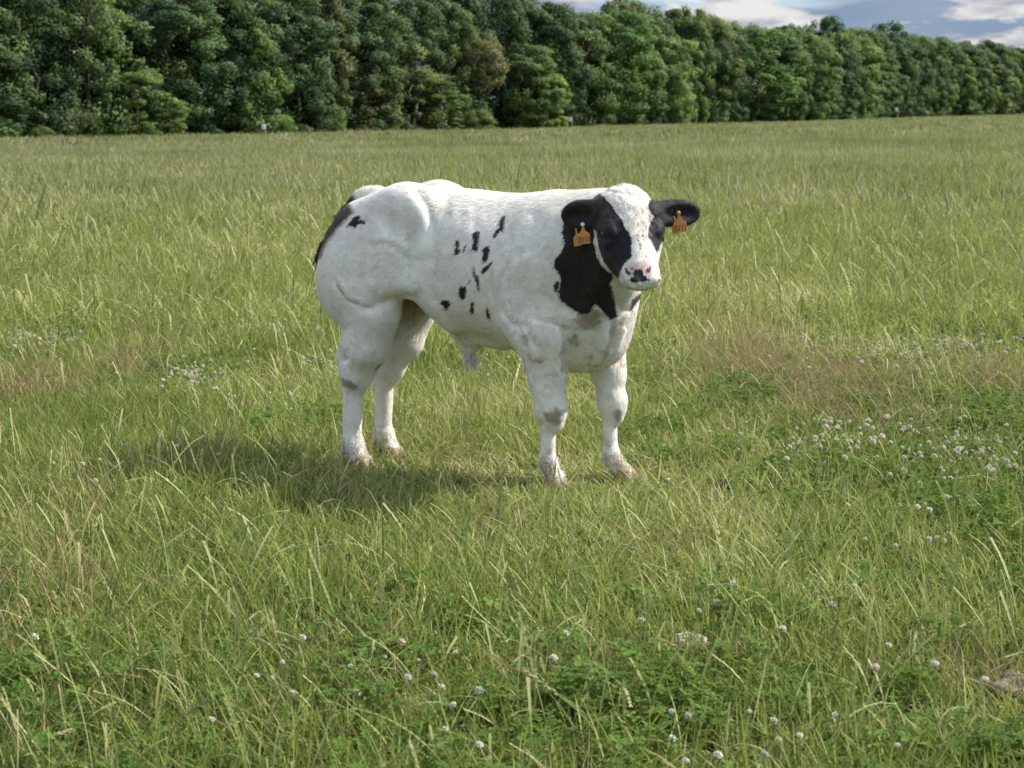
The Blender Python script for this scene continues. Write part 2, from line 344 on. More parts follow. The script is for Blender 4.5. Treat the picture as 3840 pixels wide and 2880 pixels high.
for row, (back, step, lo, hi) in enumerate([(0, 7.2, .56, .95), (5, 5.8, .80, 1.0), (11, 6.5, .90, 1.03)]):
    s = 0.0
    while s < _s[-1]:
        s += step * rt_.uniform(.75, 1.3); px = float(np.interp(s, _s, _px)); b = back + rt_.uniform(-1.5, 1.5)
        x, y, z = edge_pos(px, b); top = np.interp(px, *_SKY); Hh = (HC + (H0 - top) / FPX * y - z) * rt_.uniform(lo, hi)
        if row and 1250 < px < 1950: Hh *= 1.06
        if px < 1900: Hh = max(17.5, min(Hh, 21)) * rt_.uniform(lo, hi)
        if row == 0 and any(abs(px - q) < 70 for q in (540, 905, 1462, 1655, 1810, 2050, 2310, 2830)): continue
        wgt = (4, 5, 2, .6) if row == 0 else (6, 4, 1, .5); tint, colr = TINTS[rt_.choices(range(4), wgt if px > 520 else (7, 2, 0, 0))[0]]; zn = next(t for q, t in ZONES if px < q)
        j = rt_.uniform(.75, 1.3); colr = tuple(c * j for c in colr)
        sh = 'round' if rt_.random() < .90 else 'column'
        size = 'tall' if Hh > 16.5 else 'lower'; nm = f"{size} {tint} tree {ROWN[row]} {zn}" if row < 2 else 'broadleaf tree standing deep in the wood behind the edge trees'
        e = tree('broadleaf_tree', nm, 'tree', px, b, shape=sh, var=rt_.randrange({'round': 7, 'column': 3, 'cone': 2}[sh]), color=colr, H=Hh, group='trees of the forest edge')
        e.scale[0] = e.scale[1] = rt_.uniform(1.35, 2.1) * (1.25 if sh == 'column' else 1) * (.9 if row == 0 else 1)
# bushes and low branches along the foot of the edge
s = 0.0
while s < _s[-1]:
    s += rt_.uniform(3.0, 8.5); px = float(np.interp(s, _s, _px))
    if any(abs(px - q) < 60 for q in (540, 1000, 1055, 1790, 2050, 2135, 3346)): continue
    e = tree('bush', 'low ' + rt_.choice(['dark', 'dull green', 'spreading', 'rounded']) + ' bush at the forest foot ' + next(t for q, t in ZONES if px < q), 'bush', px, -1.5 + rt_.uniform(-1.2, 1.5), shape='bush', var=rt_.randrange(3), color=tuple(c * rt_.uniform(.8, 1.2) for c in rt_.choice([DK, MD, MD, OL])), H=rt_.uniform(1.2, 3.4), group='bushes along the forest edge')
    e.scale[0] = e.scale[1] = rt_.uniform(.14, .28)
# marker posts with white heads at the field's edge
M_WPAINT = simple_mat('white_paint', (.80, .80, .78), .5, .3, None, .05, 6); M_POST = simple_mat('weathered_post', (.20, .20, .17), .85, .1, .3, .2, 8)
def marker(label, px, top_y, back, hw_px, hh_px):
    x, y, z = edge_pos(px, back); H = HC + (H0 - top_y) / FPX * y - z; hw_ = hw_px / FPX * y; hh = hh_px / FPX * y
    e = empty('marker_post', (x, y, z), rt_.uniform(-.4, .4)); tag(e, label, 'post', 'white-topped marker posts')
    P = Parts(); P.add(*tube([(hw_ * .35, 0, -.2), (hw_ * .35, 0, H - hh * .5)], [hw_ * .22, hw_ * .20], 8)); obj('pole', P.mesh('pole', M_POST, False), e)
    bm = bmesh.new(); bmesh.ops.create_cube(bm, size=1); bmesh.ops.scale(bm, vec=(hw_, hw_ * .5, hh), verts=bm.verts); bmesh.ops.bevel(bm, geom=list(bm.edges), offset=hw_ * .10, segments=2, affect='EDGES')
    me = bpy.data.meshes.new('head_plate'); bm.to_mesh(me); bm.free(); me.materials.append(M_WPAINT); obj('head_plate', me, e, (0, -.02, H - hh / 2))
marker('nearest white-topped marker post, left of the low light green bush', 998, 464, -15, 15, 20)
marker('white-topped marker post against the dark gap right of the yellow-green young tree', 2138, 438, -14, 11, 17)
marker('faint distant marker post at the right part of the forest edge', 3346, 404, -12, 9, 13)

# ------------------------------------------------------------------ meadow
def blade_mat(name, stops, trans=.32, patch=True, tipcol=None, rough=.6):
    """Blade colour: per blade (attribute v), per tuft (random), and by large patches of the meadow (world position)."""
    w = NT(name); v = w.n('ShaderNodeAttribute', attribute_name='v').outputs['Fac']; t = w.n('ShaderNodeAttribute', attribute_name='t').outputs['Fac']
    r = w.n('ShaderNodeObjectInfo').outputs['Random']; g = w.n('ShaderNodeNewGeometry').outputs['Position']
    pn = w.noise(g, .55, 3, .55) if patch else None
    pn2 = w.noise(g, .11, 3, .6) if patch else None
    f = w.math('ADD', w.math('MULTIPLY', v, .62), w.math('MULTIPLY', r, .25))
    if patch: f = w.math('ADD', f, w.math('ADD', w.math('MULTIPLY', w.math('SUBTRACT', pn, .42), .95), w.math('MULTIPLY', w.math('SUBTRACT', pn2, .46), 1.6)))
    c = w.ramp(f, *stops)
    if tipcol: c = w.mix(w.math('MULTIPLY', w.smooth(t, .55, 1.0), .55), c, tipcol)
    d = w.n('ShaderNodeBsdfPrincipled', {'Base Color': c, 'Roughness': rough, 'Specular IOR Level': .16})
    tr = w.n('ShaderNodeBsdfTranslucent', {'Color': w.mix(.5, c, (.42, .50, .09))})
    m = w.n('ShaderNodeMixShader', {0: trans, 1: d.outputs[0], 2: tr.outputs[0]}); return w.done(m.outputs[0])
GREEN = [(0.0, (.030, .060, .012)), (.28, (.092, .140, .026)), (.52, (.185, .230, .052)), (.78, (.345, .352, .122)), (1.0, (.56, .51, .29))]
M_SWARD = blade_mat('sward_blades', GREEN)
M_FAR = blade_mat('far_blades', [(0.0, (.040, .056, .022)), (.28, (.092, .114, .046)), (.52, (.165, .178, .080)), (.80, (.262, .250, .145)), (1.0, (.42, .37, .26))])
M_STALK = blade_mat('stalks', [(0.0, (.15, .19, .050)), (.35, (.28, .30, .095)), (.7, (.40, .395, .20)), (1.0, (.55, .49, .28))], .3, False)
M_DRY = blade_mat('dry_blades', [(0.0, (.17, .105, .060)), (.5, (.32, .215, .130)), (1.0, (.46, .36, .23))], .2, False)
M_CLOV = blade_mat('clover_leaves', [(0.0, (.036, .080, .012)), (.4, (.070, .135, .020)), (.75, (.115, .190, .034)), (1.0, (.18, .25, .06))], .3, False, None, .75)

class TuftB:
    def __init__(self): self.V = []; self.F = []; self.v = []; self.t = []
    def strip(self, pts, wid, side, val, flat=0.0):
        b = len(self.V); n = len(pts)
        for i, (p, w_) in enumerate(zip(pts, wid)):
            self.V += [p - side * w_, p + side * w_]; self.v += [val, val]; self.t += [i / (n - 1)] * 2
        for i in range(n - 1): self.F.append((b + 2 * i, b + 2 * i + 1, b + 2 * i + 3, b + 2 * i + 2))
    def mesh(self, name, mat):
        V = np.array([tuple(x) for x in self.V]); me = mesh_from(name, V, self.F, mat)
        for nm, a in (('v', self.v), ('t', self.t)):
            at = me.attributes.new(nm, 'FLOAT', 'POINT'); at.data.foreach_set('value', np.array(a, np.float32))
        return me
def blade_pts(rnd, base, az, L, lean, curl, n):
    d = Vector((math.cos(az), math.sin(az), 0)); p = Vector(base); out_ = [p.copy()]; a = lean
    for i in range(n - 1):
        p = p + (d * math.sin(a) + Vector((0, 0, 1)) * math.cos(a)) * (L / (n - 1)); a += curl / (n - 1); out_.append(p.copy())
    return out_
def sward(seed, n, rad, h0, h1, wid, lean, curl, segs=4, mat=None, long_share=.12, name='tuft'):
    rnd = random.Random(seed); T = TuftB()
    for _ in range(n):
        r = rad * math.sqrt(rnd.random()); a = rnd.uniform(0, 6.283); L = rnd.uniform(h0, h1) * (1.45 if rnd.random() < long_share else 1)
        az = rnd.uniform(0, 6.283); le = abs(rnd.gauss(0, lean)); cu = rnd.gauss(curl, .5)
        P = blade_pts(rnd, (r * math.cos(a), r * math.sin(a), -.02), az, L, le, cu, segs)
        w_ = wid * rnd.uniform(.6, 1.3); W = [w_ * (1 - (i / (segs - 1)) ** 1.6 * .9) for i in range(segs)]
        sa = az + math.pi / 2 + rnd.gauss(0, .6); T.strip(P, W, Vector((math.cos(sa), math.sin(sa), rnd.gauss(0, .15))), rnd.random())
    return T.mesh(name, mat)
def stalk_into(T, rnd, base, az, L, lean, curl, wid, head, val):
    """A flowering stem with a thin spike of spikelets."""
    n = 9; P = blade_pts(rnd, base, az, L, lean, curl, n); sd_ = Vector((-math.sin(az), math.cos(az), 0)); s2 = Vector((math.cos(az) * .7, math.sin(az) * .7, .7))
    T.strip(P, [wid] * n, sd_, val); T.strip(P, [wid] * n, s2, val)
    if head:
        k = 4 if head > .5 else 3; m = 11
        for i in range(m):
            f = (n - 1 - k) + k * i / (m - 1); j = min(int(f), n - 2); q = P[j].lerp(P[j + 1], f - j); dr = (P[j + 1] - P[j]).normalized()
            for sgn in (-1, 1):
                e = q + dr * .011 + sd_ * sgn * wid * 2.3 + s2 * rnd.uniform(-1, 1) * wid * 1.5
                b = len(T.V); T.V += [q, q + dr * .008 + sd_ * sgn * wid * 2.2, e + dr * .005, q + dr * .011]; T.v += [min(1, val + .1)] * 4; T.t += [.9] * 4; T.F.append((b, b + 1, b + 2, b + 3))
def stalks(seed, n, rad, h0, h1, wid, name='stalk_tuft', lean=.50, curl=.9):
    rnd = random.Random(seed); T = TuftB()
    for _ in range(n):
        r = rad * math.sqrt(rnd.random()); a = rnd.uniform(0, 6.283)
        stalk_into(T, rnd, (r * math.cos(a), r * math.sin(a), -.01), rnd.uniform(0, 6.283), rnd.uniform(h0, h1), abs(rnd.gauss(0, lean)), rnd.gauss(curl, .8), wid * rnd.uniform(.8, 1.3), rnd.random() if rnd.random() < .75 else 0, rnd.random())
    return T.mesh(name, M_STALK)
def clover(seed, n, rad, h0, h1, size, name='clover_tuft'):
    rnd = random.Random(seed); T = TuftB()
    for _ in range(n):
        r = rad * math.sqrt(rnd.random()); a = rnd.uniform(0, 6.283); h = rnd.uniform(h0, h1); c = Vector((r * math.cos(a), r * math.sin(a), h)); val = rnd.random()
        T.strip([Vector((c.x * .8, c.y * .8, -.01)), c], [.0011, .0009], Vector((1, 0, 0)), val)
        tilt = Vector((rnd.gauss(0, .3), rnd.gauss(0, .3), 1)).normalized(); X = tilt.orthogonal().normalized(); Y = tilt.cross(X); rot = rnd.uniform(0, 6.28); s = size * rnd.uniform(.7, 1.25)
        for k in range(3):
            an = rot + k * 2.0944; d = X * math.cos(an) + Y * math.sin(an); e = tilt.cross(d); up_ = tilt * .22
            b = len(T.V); T.V += [c, c + (d * .45 + e * .40 + up_ * .3) * s, c + (d * .92 + e * .36 + up_ * .6) * s, c + (d * .95 + up_ * .1) * s, c + (d * .92 - e * .36 + up_ * .6) * s, c + (d * .45 - e * .40 + up_ * .3) * s, c + d * .5 * s - tilt * .04 * s]
            T.v += [val] * 7; T.t += [1.0] * 7; T.F += [(b, b + 1, b + 2, b + 6), (b + 6, b + 2, b + 3), (b + 6, b + 3, b + 4), (b, b + 6, b + 4, b + 5)]
    return T.mesh(name, M_CLOV)
def source(name, meshes):
    c = bpy.data.collections.new(name)
    for m in meshes: c.objects.link(bpy.data.objects.new(m.name, m))
    return c
def scatter(name, col, pts, rot, scl, idx, label_kind='stuff', mat=None):
    """One object whose geometry nodes put a plant of the collection on every point."""
    me = bpy.data.meshes.new(name); me.vertices.add(len(pts)); me.vertices.foreach_set('co', np.asarray(pts, np.float32).ravel())
    a = me.attributes.new('rot', 'FLOAT_VECTOR', 'POINT'); a.data.foreach_set('vector', np.asarray(rot, np.float32).ravel())
    a = me.attributes.new('scl', 'FLOAT_VECTOR', 'POINT'); a.data.foreach_set('vector', np.asarray(scl, np.float32).ravel())
    a = me.attributes.new('idx', 'INT', 'POINT'); a.data.foreach_set('value', np.asarray(idx, np.int32))
    o = obj(name, me); g = bpy.data.node_groups.new(name, 'GeometryNodeTree')
    g.interface.new_socket('Geometry', in_out='INPUT', socket_type='NodeSocketGeometry'); g.interface.new_socket('Geometry', in_out='OUTPUT', socket_type='NodeSocketGeometry')
    N = g.nodes; L = g.links; gi = N.new('NodeGroupInput'); go = N.new('NodeGroupOutput'); ip = N.new('GeometryNodeInstanceOnPoints'); ci = N.new('GeometryNodeCollectionInfo')
    ci.inputs['Collection'].default_value = col; ci.inputs['Separate Children'].default_value = True; ci.inputs['Reset Children'].default_value = True
    def att(n, t):
        x = N.new('GeometryNodeInputNamedAttribute'); x.data_type = t; x.inputs['Name'].default_value = n; return x.outputs['Attribute']
    er = N.new('FunctionNodeEulerToRotation'); L.new(att('rot', 'FLOAT_VECTOR'), er.inputs[0])
    L.new(gi.outputs[0], ip.inputs['Points']); L.new(ci.outputs[0], ip.inputs['Instance']); ip.inputs['Pick Instance'].default_value = True
    L.new(att('idx', 'INT'), ip.inputs['Instance Index']); L.new(er.outputs[0], ip.inputs['Rotation']); L.new(att('scl', 'FLOAT_VECTOR'), ip.inputs['Scale'])
    L.new(ip.outputs[0], go.inputs[0]); md = o.modifiers.new('plants', 'NODES'); md.node_group = g
    tag(o, kind='stuff'); return o
def field_pts(d0, d1, dens, side=1.3, slope=.315, seed=0):
    """Random points of the meadow between two distances, a little wider than the view."""
    r = np.random.default_rng(100 + seed); n = int((slope * (d1 * d1 - d0 * d0) + 2 * side * (d1 - d0)) * dens * 1.02) + 1
    Y = []; X = []; tot = 0
    y = r.uniform(d0, d1, n * 3); hw = slope * y + side; keep = r.uniform(0, 1, n * 3) < hw / (slope * d1 + side); y = y[keep][:n]; hw = hw[keep][:n]
    return r.uniform(-1, 1, len(y)) * hw, y
def clover_mask(x, y):
    """How much white clover grows at a spot: patches taken from the photograph plus scattered small ones."""
    m = np.zeros(len(x))
    for px, py, rx, ry, s in [(1900, 2620, 900, 230, 1.0), (2450, 2700, 700, 200, .9), (3500, 1650, 800, 330, 1.0), (3700, 1230, 500, 90, .9), (2500, 1120, 250, 70, .8), (3300, 1000, 500, 60, .6), (700, 1430, 260, 70, 1.0), (120, 1290, 220, 60, 1.0), (300, 2600, 500, 160, .6),
                           (3000, 2500, 900, 300, .7), (3650, 2000, 420, 240, .9), (1050, 1200, 260, 40, .6), (350, 930, 160, 30, .5), (2700, 1780, 300, 150, .5), (2800, 2740, 420, 120, .8)]:
        c = on_ground(px, py); ex = rx / FPX * c[1]; e2 = on_ground(px, py - ry)[1] - c[1]
        m = np.maximum(m, s * np.exp(-(((x - c[0]) / ex) ** 2 + ((y - c[1]) / e2) ** 2) ** 1.2))
    return np.clip(m * .75 * (.1 + 1.5 * fbm(x, y, .35, 40)) + .55 * np.clip((fbm(x, y, .9, 44) - .60) * 6, 0, 1), 0, 1)
def dry_mask(x, y):
    m = np.zeros(len(x))
    for px, py, rx, ry, s in [(2850, 1400, 220, 100, 1.0), (3150, 1500, 280, 85, .8), (3300, 760, 400, 40, .3), (1900, 600, 500, 30, .4), (3720, 1470, 120, 60, .7), (560, 1360, 120, 60, .5), (150, 2250, 330, 220, .10), (420, 830, 120, 30, .6), (1400, 2560, 200, 90, .35), (120, 1480, 120, 60, .4), (2120, 2640, 170, 60, .5), (3700, 2620, 140, 60, .7), (840, 1780, 60, 40, .5)]:
        c = on_ground(px, py); ex = rx / FPX * c[1]; e2 = on_ground(px, py - ry)[1] - c[1]
        m = np.maximum(m, s * np.exp(-(((x - c[0]) / ex) ** 2 + ((y - c[1]) / e2) ** 2)))
    return m
def spread(name, col, nvar, x, y, s0, s1, seed, tilt=.12, zs=1.0, zoff=0.0, idx=None):
    r = np.random.default_rng(500 + seed); n = len(x); z = height(x, y) + zoff
    rot = np.stack([r.normal(0, tilt, n), r.normal(0, tilt, n), r.uniform(0, 6.283, n)], -1); s = r.uniform(s0, s1, n) * (.8 + .4 * fbm(x, y, .8, 60 + seed))
    zsc = np.broadcast_to(zs, (n,))
    return scatter(name, col, np.stack([x, y, z], -1), rot, np.stack([s, s, s * zsc], -1), r.integers(0, nvar, n) if idx is None else idx)
# short grazed sward close by
c_near = source('sward_near', [sward(i, 26, .080, .05, .14, .0027, .75, .95, 5, M_SWARD) for i in range(14)])
c_mid = source('sward_middle', [sward(50 + i, 40, .17, .07, .20, .0050, .65, .85, 4, M_SWARD) for i in range(12)])
c_back = source('sward_back', [sward(80 + i, 62, .45, .13, .34, .0120, .50, .7, 4, M_FAR) for i in range(10)])
c_far = source('sward_far', [sward(110 + i, 90, 1.2, .13, .34, .030, .45, .5, 3, M_FAR) for i in range(8)])
x1, y1 = field_pts(2.7, 12.5, 330, seed=1); k1 = RNG.random(len(x1)) < np.clip((13 - y1) / 4, 0, 1); x1, y1 = x1[k1], y1[k1]; cm = clover_mask(x1, y1)
def bare(x, y):
    m = np.zeros(len(x), bool)
    for px, py, r_ in [(2578, 2460, .045), (3790, 2640, .06), (2712, 1885, .03), (2930, 2095, .035)]:
        c = on_ground(px, py); m |= np.hypot(x - c[0], y - c[1]) < r_
    return m
k1 = (RNG.random(len(x1)) > cm * .35) & ~bare(x1, y1); x1, y1, cm = x1[k1], y1[k1], cm[k1]
CALF_C = on_ground(1750, 1790)
def near_calf(x, y): return np.exp(-(((x - CALF_C[0] - .05) / .85) ** 2 + ((y - CALF_C[1]) / .55) ** 2) ** 2)
zs1 = (1 - .25 * cm) * (.70 + .60 * fbm(x1, y1, 1.2, 70)) * (1 - .60 * near_calf(x1, y1)) * (1 - .3 * dry_mask(x1, y1))
k1 = RNG.random(len(x1)) > .75 * dry_mask(x1, y1); x1, y1, cm, zs1 = x1[k1], y1[k1], cm[k1], zs1[k1]
spread('short_grass', c_near, 14, x1, y1, .8, 1.35, 1, zs=zs1)
def sst(v, a, b): t = np.clip((v - a) / (b - a), 0, 1); return t * t * (3 - 2 * t)
def fade(x, y, f): k = RNG.random(len(x)) < f; return x[k], y[k]
x2, y2 = field_pts(9, 40, 130, seed=2); x2, y2 = fade(x2, y2, sst(y2, 9, 12.5) * (1 - sst(y2, 21, 40)))
spread('meadow_grass', c_mid, 12, x2, y2, .8, 1.35, 2, zs=(.8 + .5 * fbm(x2, y2, 2.5, 71)))
x3, y3 = field_pts(18, 120, 15, 3, seed=3); x3, y3 = fade(x3, y3, sst(y3, 18, 36) * (1 - sst(y3, 75, 120)))
spread('long_grass', c_back, 10, x3, y3, .8, 1.3, 3, zs=(.75 + .5 * fbm(x3, y3, 6, 72)))
x4, y4 = field_pts(65, 470, 1.2, 8, seed=4); x4, y4 = fade(x4, y4, sst(y4, 65, 105)); de, _ = edge(np.arctan2(x4, y4)); k = y4 < de + 3; x4, y4 = x4[k], y4[k]
spread('distant_grass', c_far, 8, x4, y4, .8, 1.3, 4, zs=(.75 + .5 * fbm(x4, y4, 14, 73)))
# pale flowering stems standing above the sward
c_st = source('stalk_tufts', [stalks(200 + i, 4, .09, .10, .31, .0011) for i in range(16)])
c_st2 = source('stalk_tufts_back', [stalks(230 + i, 7, .22, .18, .42, .0024) for i in range(10)])
x5, y5 = field_pts(2.8, 11, 62, seed=5); k = RNG.random(len(x5)) < np.clip(.2 + 1.6 * (fbm(x5, y5, 1.1, 80) - .25), .08, 1) * (1 - .6 * near_calf(x5, y5)); x5, y5 = x5[k], y5[k]
spread('flowering_grass', c_st, 16, x5, y5, .8, 1.2, 5)
x6, y6 = field_pts(11, 55, 22, 2, seed=6)
spread('flowering_grass', c_st2, 10, x6, y6, .8, 1.25, 6)
# clover leaves and dead grass
c_cl = source('clover_tufts', [clover(300 + i, 16, .07, .03, .085, .0155) for i in range(10)])
x7, y7 = field_pts(2.7, 13, 300, seed=7); k = RNG.random(len(x7)) < clover_mask(x7, y7) * .62; k &= ~bare(x7, y7); x7, y7 = x7[k], y7[k]
spread('clover_leaves', c_cl, 10, x7, y7, .8, 1.3, 7, zs=1.1)
c_dr = source('dry_tufts', [sward(330 + i, 22, .08, .07, .22, .0014, .7, .9, 4, M_DRY, .3) for i in range(8)])
x8, y8 = field_pts(2.8, 16, 620, seed=8); k = RNG.random(len(x8)) < dry_mask(x8, y8) * .8 + .012; x8, y8 = x8[k], y8[k]
spread('dry_grass', c_dr, 8, x8, y8, .8, 1.3, 8)

# ------------------------------------------------------------------ the calf
CTH = math.radians(27)
CA = np.array([math.cos(CTH), -math.sin(CTH), 0]); CN = np.array([-math.sin(CTH), -math.cos(CTH), 0])
def zf(zx, zy): return 1100 + zx * 1600 / 2074, 620 + zy * 1600 / 2074     # coordinates read off an enlarged detail of the photo
CO = on_ground(*zf(1224, 1572)) - 0.12 * CN; CO[2] = 0
def cal(p):
    q = np.asarray(p) - CO; return np.array([q @ CA, q @ CN, q[2]])          # world -> (forward, towards the near side, up)
def wrl(p): return CO + p[0] * CA + p[1] * CN + np.array([0, 0, p[2]])
# head frame
PSI, PHI = math.radians(12.5), math.radians(57)
hu = np.array([math.sin(PSI) * math.cos(PHI), -math.cos(PSI) * math.cos(PHI), -math.sin(PHI)])   # poll -> muzzle
hv = np.array([math.sin(PSI) * math.sin(PHI), -math.cos(PSI) * math.sin(PHI), math.cos(PHI)])    # out of the forehead
hw = np.array([-math.cos(PSI), -math.sin(PSI), 0])                                             # calf's right
ROLL = math.radians(3)
hu, hw = hu * math.cos(ROLL) - hw * math.sin(ROLL), hw * math.cos(ROLL) + hu * math.sin(ROLL)
HP = cal(at_depth(*zf(1622, 112), 6.50))
toL = lambda v: np.array([v @ CA, v @ CN, v[2]])
HR = np.stack([toL(hu), toL(hv), toL(hw)])           # rows: head axes in calf axes
def hd(u, v, w): return HP + u * HR[0] + v * HR[1] + w * HR[2]

GH = 0.0062
LO = np.array([-1.09, -.36, -.02]); HI = np.array([.66, .48, 1.22])
DIM = np.ceil((HI - LO) / GH).astype(int)
gx = LO[0] + GH * np.arange(DIM[0]); gy = LO[1] + GH * np.arange(DIM[1]); gz = LO[2] + GH * np.arange(DIM[2])
BIG = 1.0
def new_field(): return np.full(tuple(DIM), BIG, np.float32)
def box(c0, c1, m):
    a = np.clip(np.floor((np.minimum(c0, c1) - m - LO) / GH).astype(int), 0, DIM); b = np.clip(np.ceil((np.maximum(c0, c1) + m - LO) / GH).astype(int) + 1, 0, DIM)
    return tuple(slice(i, j) for i, j in zip(a, b))
def pts(sl): return gx[sl[0]][:, None, None], gy[sl[1]][None, :, None], gz[sl[2]][None, None, :]
def smin(a, b, k):
    h = np.maximum(k - np.abs(a - b), 0) / k; return np.minimum(a, b) - h * h * k * .25
def rc(Fd, a, b, r1, r2, k=.05, sub=False):
    a = np.asarray(a, float); b = np.asarray(b, float); sl = box(a, b, max(r1, r2) + k + .02)
    X, Y, Z = pts(sl); d = b - a; L = max(d @ d, 1e-9)
    t = np.clip(((X - a[0]) * d[0] + (Y - a[1]) * d[1] + (Z - a[2]) * d[2]) / L, 0, 1)
    D = np.sqrt((X - a[0] - t * d[0]) ** 2 + (Y - a[1] - t * d[1]) ** 2 + (Z - a[2] - t * d[2]) ** 2) - (r1 + (r2 - r1) * t)
    D = D.astype(np.float32)
    Fd[sl] = -smin(-Fd[sl], D, k) if sub else smin(Fd[sl], D, k)
def el(Fd, c, r, k=.06, R=None, sub=False):
    c = np.asarray(c, float); r = np.asarray(r, float); m = max(r) if R is not None else r
    sl = box(c - m, c + m, k + .02); X, Y, Z = pts(sl); X = X - c[0]; Y = Y - c[1]; Z = Z - c[2]
    if R is not None:
        X, Y, Z = (R[0][0] * X + R[0][1] * Y + R[0][2] * Z), (R[1][0] * X + R[1][1] * Y + R[1][2] * Z), (R[2][0] * X + R[2][1] * Y + R[2][2] * Z)
    k0 = np.sqrt((X / r[0]) ** 2 + (Y / r[1]) ** 2 + (Z / r[2]) ** 2); k1 = np.sqrt((X / r[0] ** 2) ** 2 + (Y / r[1] ** 2) ** 2 + (Z / r[2] ** 2) ** 2)
    D = np.where(k1 > 1e-6, k0 * (k0 - 1) / np.maximum(k1, 1e-6), -min(r)).astype(np.float32)
    Fd[sl] = -smin(-Fd[sl], D, k) if sub else smin(Fd[sl], D, k)
def rotY(deg):        # tilt in the side plane: + lifts the front end
    a = math.radians(deg); return [[math.cos(a), 0, math.sin(a)], [0, 1, 0], [-math.sin(a), 0, math.cos(a)]]

B = new_field()       # trunk and legs
el(B, (-.03, 0, .775), (.29, .205, .305)); el(B, (-.28, 0, .805), (.34, .232, .262), .10); el(B, (-.50, 0, .885), (.30, .185, .205), .10)
el(B, (.105, 0, .635), (.185, .15, .20), .10)
rc(B, (-.10, 0, 1.0), (-.70, 0, 1.03), .07, .055, .10)                     # back line
for sg in (1, -1):
    # hindquarters: hip, rump, double-muscled thigh
    el(B, (-.595, sg * .115, 1.01), (.165, .105, .125), .035, rotY(8))
    el(B, (-.76, sg * .115, .945), (.16, .105, .13), .05, rotY(20))
    el(B, (-.795, sg * .135, .785), (.180, .124, .225), .04, rotY(-8))
    el(B, (-.650, sg * .162, .845), (.135, .100, .190), .022, rotY(-14))
    el(B, (-.840, sg * .115, .735), (.135, .108, .150), .04)
    el(B, (-.575, sg * .16, .785), (.085, .070, .085), .03)
    rc(B, (-.715, sg * .15, .640), (-.768, sg * .135, .50), .100, .088, .045); rc(B, (-.768, sg * .135, .50), (-.812, sg * .125, .41), .086, .062, .03)     # gaskin
    rc(B, (-.825, sg * .125, .58), (-.892, sg * .12, .455), .035, .020, .04)     # tendon to the hock point
    el(B, (-.822, sg * .122, .385), (.066, .048, .080), .04)
    rc(B, (-.893, sg * .12, .448), (-.866, sg * .12, .36), .018, .018, .025)
    rc(B, (-.838, sg * .12, .36), (-.844, sg * .12, .13), .0345, .030, .025)
    rc(B, (-.866, sg * .12, .34), (-.872, sg * .12, .14), .017, .015, .02)
    el(B, (-.845, sg * .12, .105), (.040, .036, .040), .025)
    rc(B, (-.84, sg * .12, .09), (-.815, sg * .12, .045), .034, .040, .02)
    rc(B, (-.878, sg * .105, .085), (-.885, sg * .10, .07), .012, .009, .012); rc(B, (-.878, sg * .135, .085), (-.885, sg * .14, .07), .012, .009, .012)
    # forequarters
    fs = 0.0 if sg > 0 else 0.155                                            # the far foreleg is a step ahead
    el(B, (.0, sg * .145, .80), (.13, .088, .235), .03, rotY(-18))
    el(B, (.105, sg * .130, .70), (.095, .080, .120), .05)
    el(B, (-.060, sg * .152, .670), (.120, .076, .120), .025, rotY(25))
    top = ((.010 if sg > 0 else .0) + fs * .55, sg * .150, .60); q_ = 1.0 if sg > 0 else .84
    kn = (.024 + fs * .87, sg * .128, .305)
    rc(B, top, (kn[0] - .012, kn[1] + sg * .004, .40), .100 * q_, .056 * q_, .045); rc(B, (kn[0] - .01, kn[1], .42), kn, .052 * q_, .046 * q_, .05)
    rc(B, (top[0] - .075, top[1], top[2] - .02), (kn[0] - .03, kn[1], .42), .05, .03, .05)
    rc(B, (top[0] + .055, top[1] + sg * .02, top[2] - .03), (kn[0] + .012, kn[1] + sg * .012, .40), .052, .036, .03)
    el(B, kn, (.050, .044, .056) if sg > 0 else (.044, .041, .054), .05)
    rc(B, (kn[0] + .012, kn[1], kn[2] + .005), (kn[0] + .020, kn[1], kn[2] - .055), .040, .026, .04)
    rc(B, (kn[0] - .004, kn[1], .26), (kn[0] - .01 + fs * .1, sg * .12, .12), .025, .0235, .02)
    rc(B, (kn[0] - .024, kn[1], .25), (kn[0] - .03 + fs * .1, sg * .12, .13), .0135, .0135, .015)
    el(B, (kn[0] - .012 + fs * .1, sg * .12, .105), (.0345, .033, .036), .02)
    rc(B, (kn[0] - .008 + fs * .12, sg * .12, .09), (kn[0] + .018 + fs * .2, sg * .12, .045), .030, .036, .02)
# muscle seams and folds
for sg in (1, -1):
    rc(B, (-.60, sg * .04, 1.145), (-.80, sg * .02, 1.09), .012, .02, .05, True)
    rc(B, (-.515, sg * .17, .735), (-.40, sg * .10, .60), .038, .030, .05)           # flank fold
rc(B, (-.97, 0, .97), (-1.01, 0, .70), .03, .03, .06, True)                              # cleft between the thighs
rc(B, (-.40, 0, .575), (-.385, 0, .50), .045, .022, .05); rc(B, (-.385, 0, .50), (-.383, 0, .462), .020, .012, .02)
rc(B, (-.25, 0, .535), (-.40, 0, .555), .03, .035, .06)
el(B, (-.67, 0, .655), (.04, .04, .045), .03)                                            # scrotum
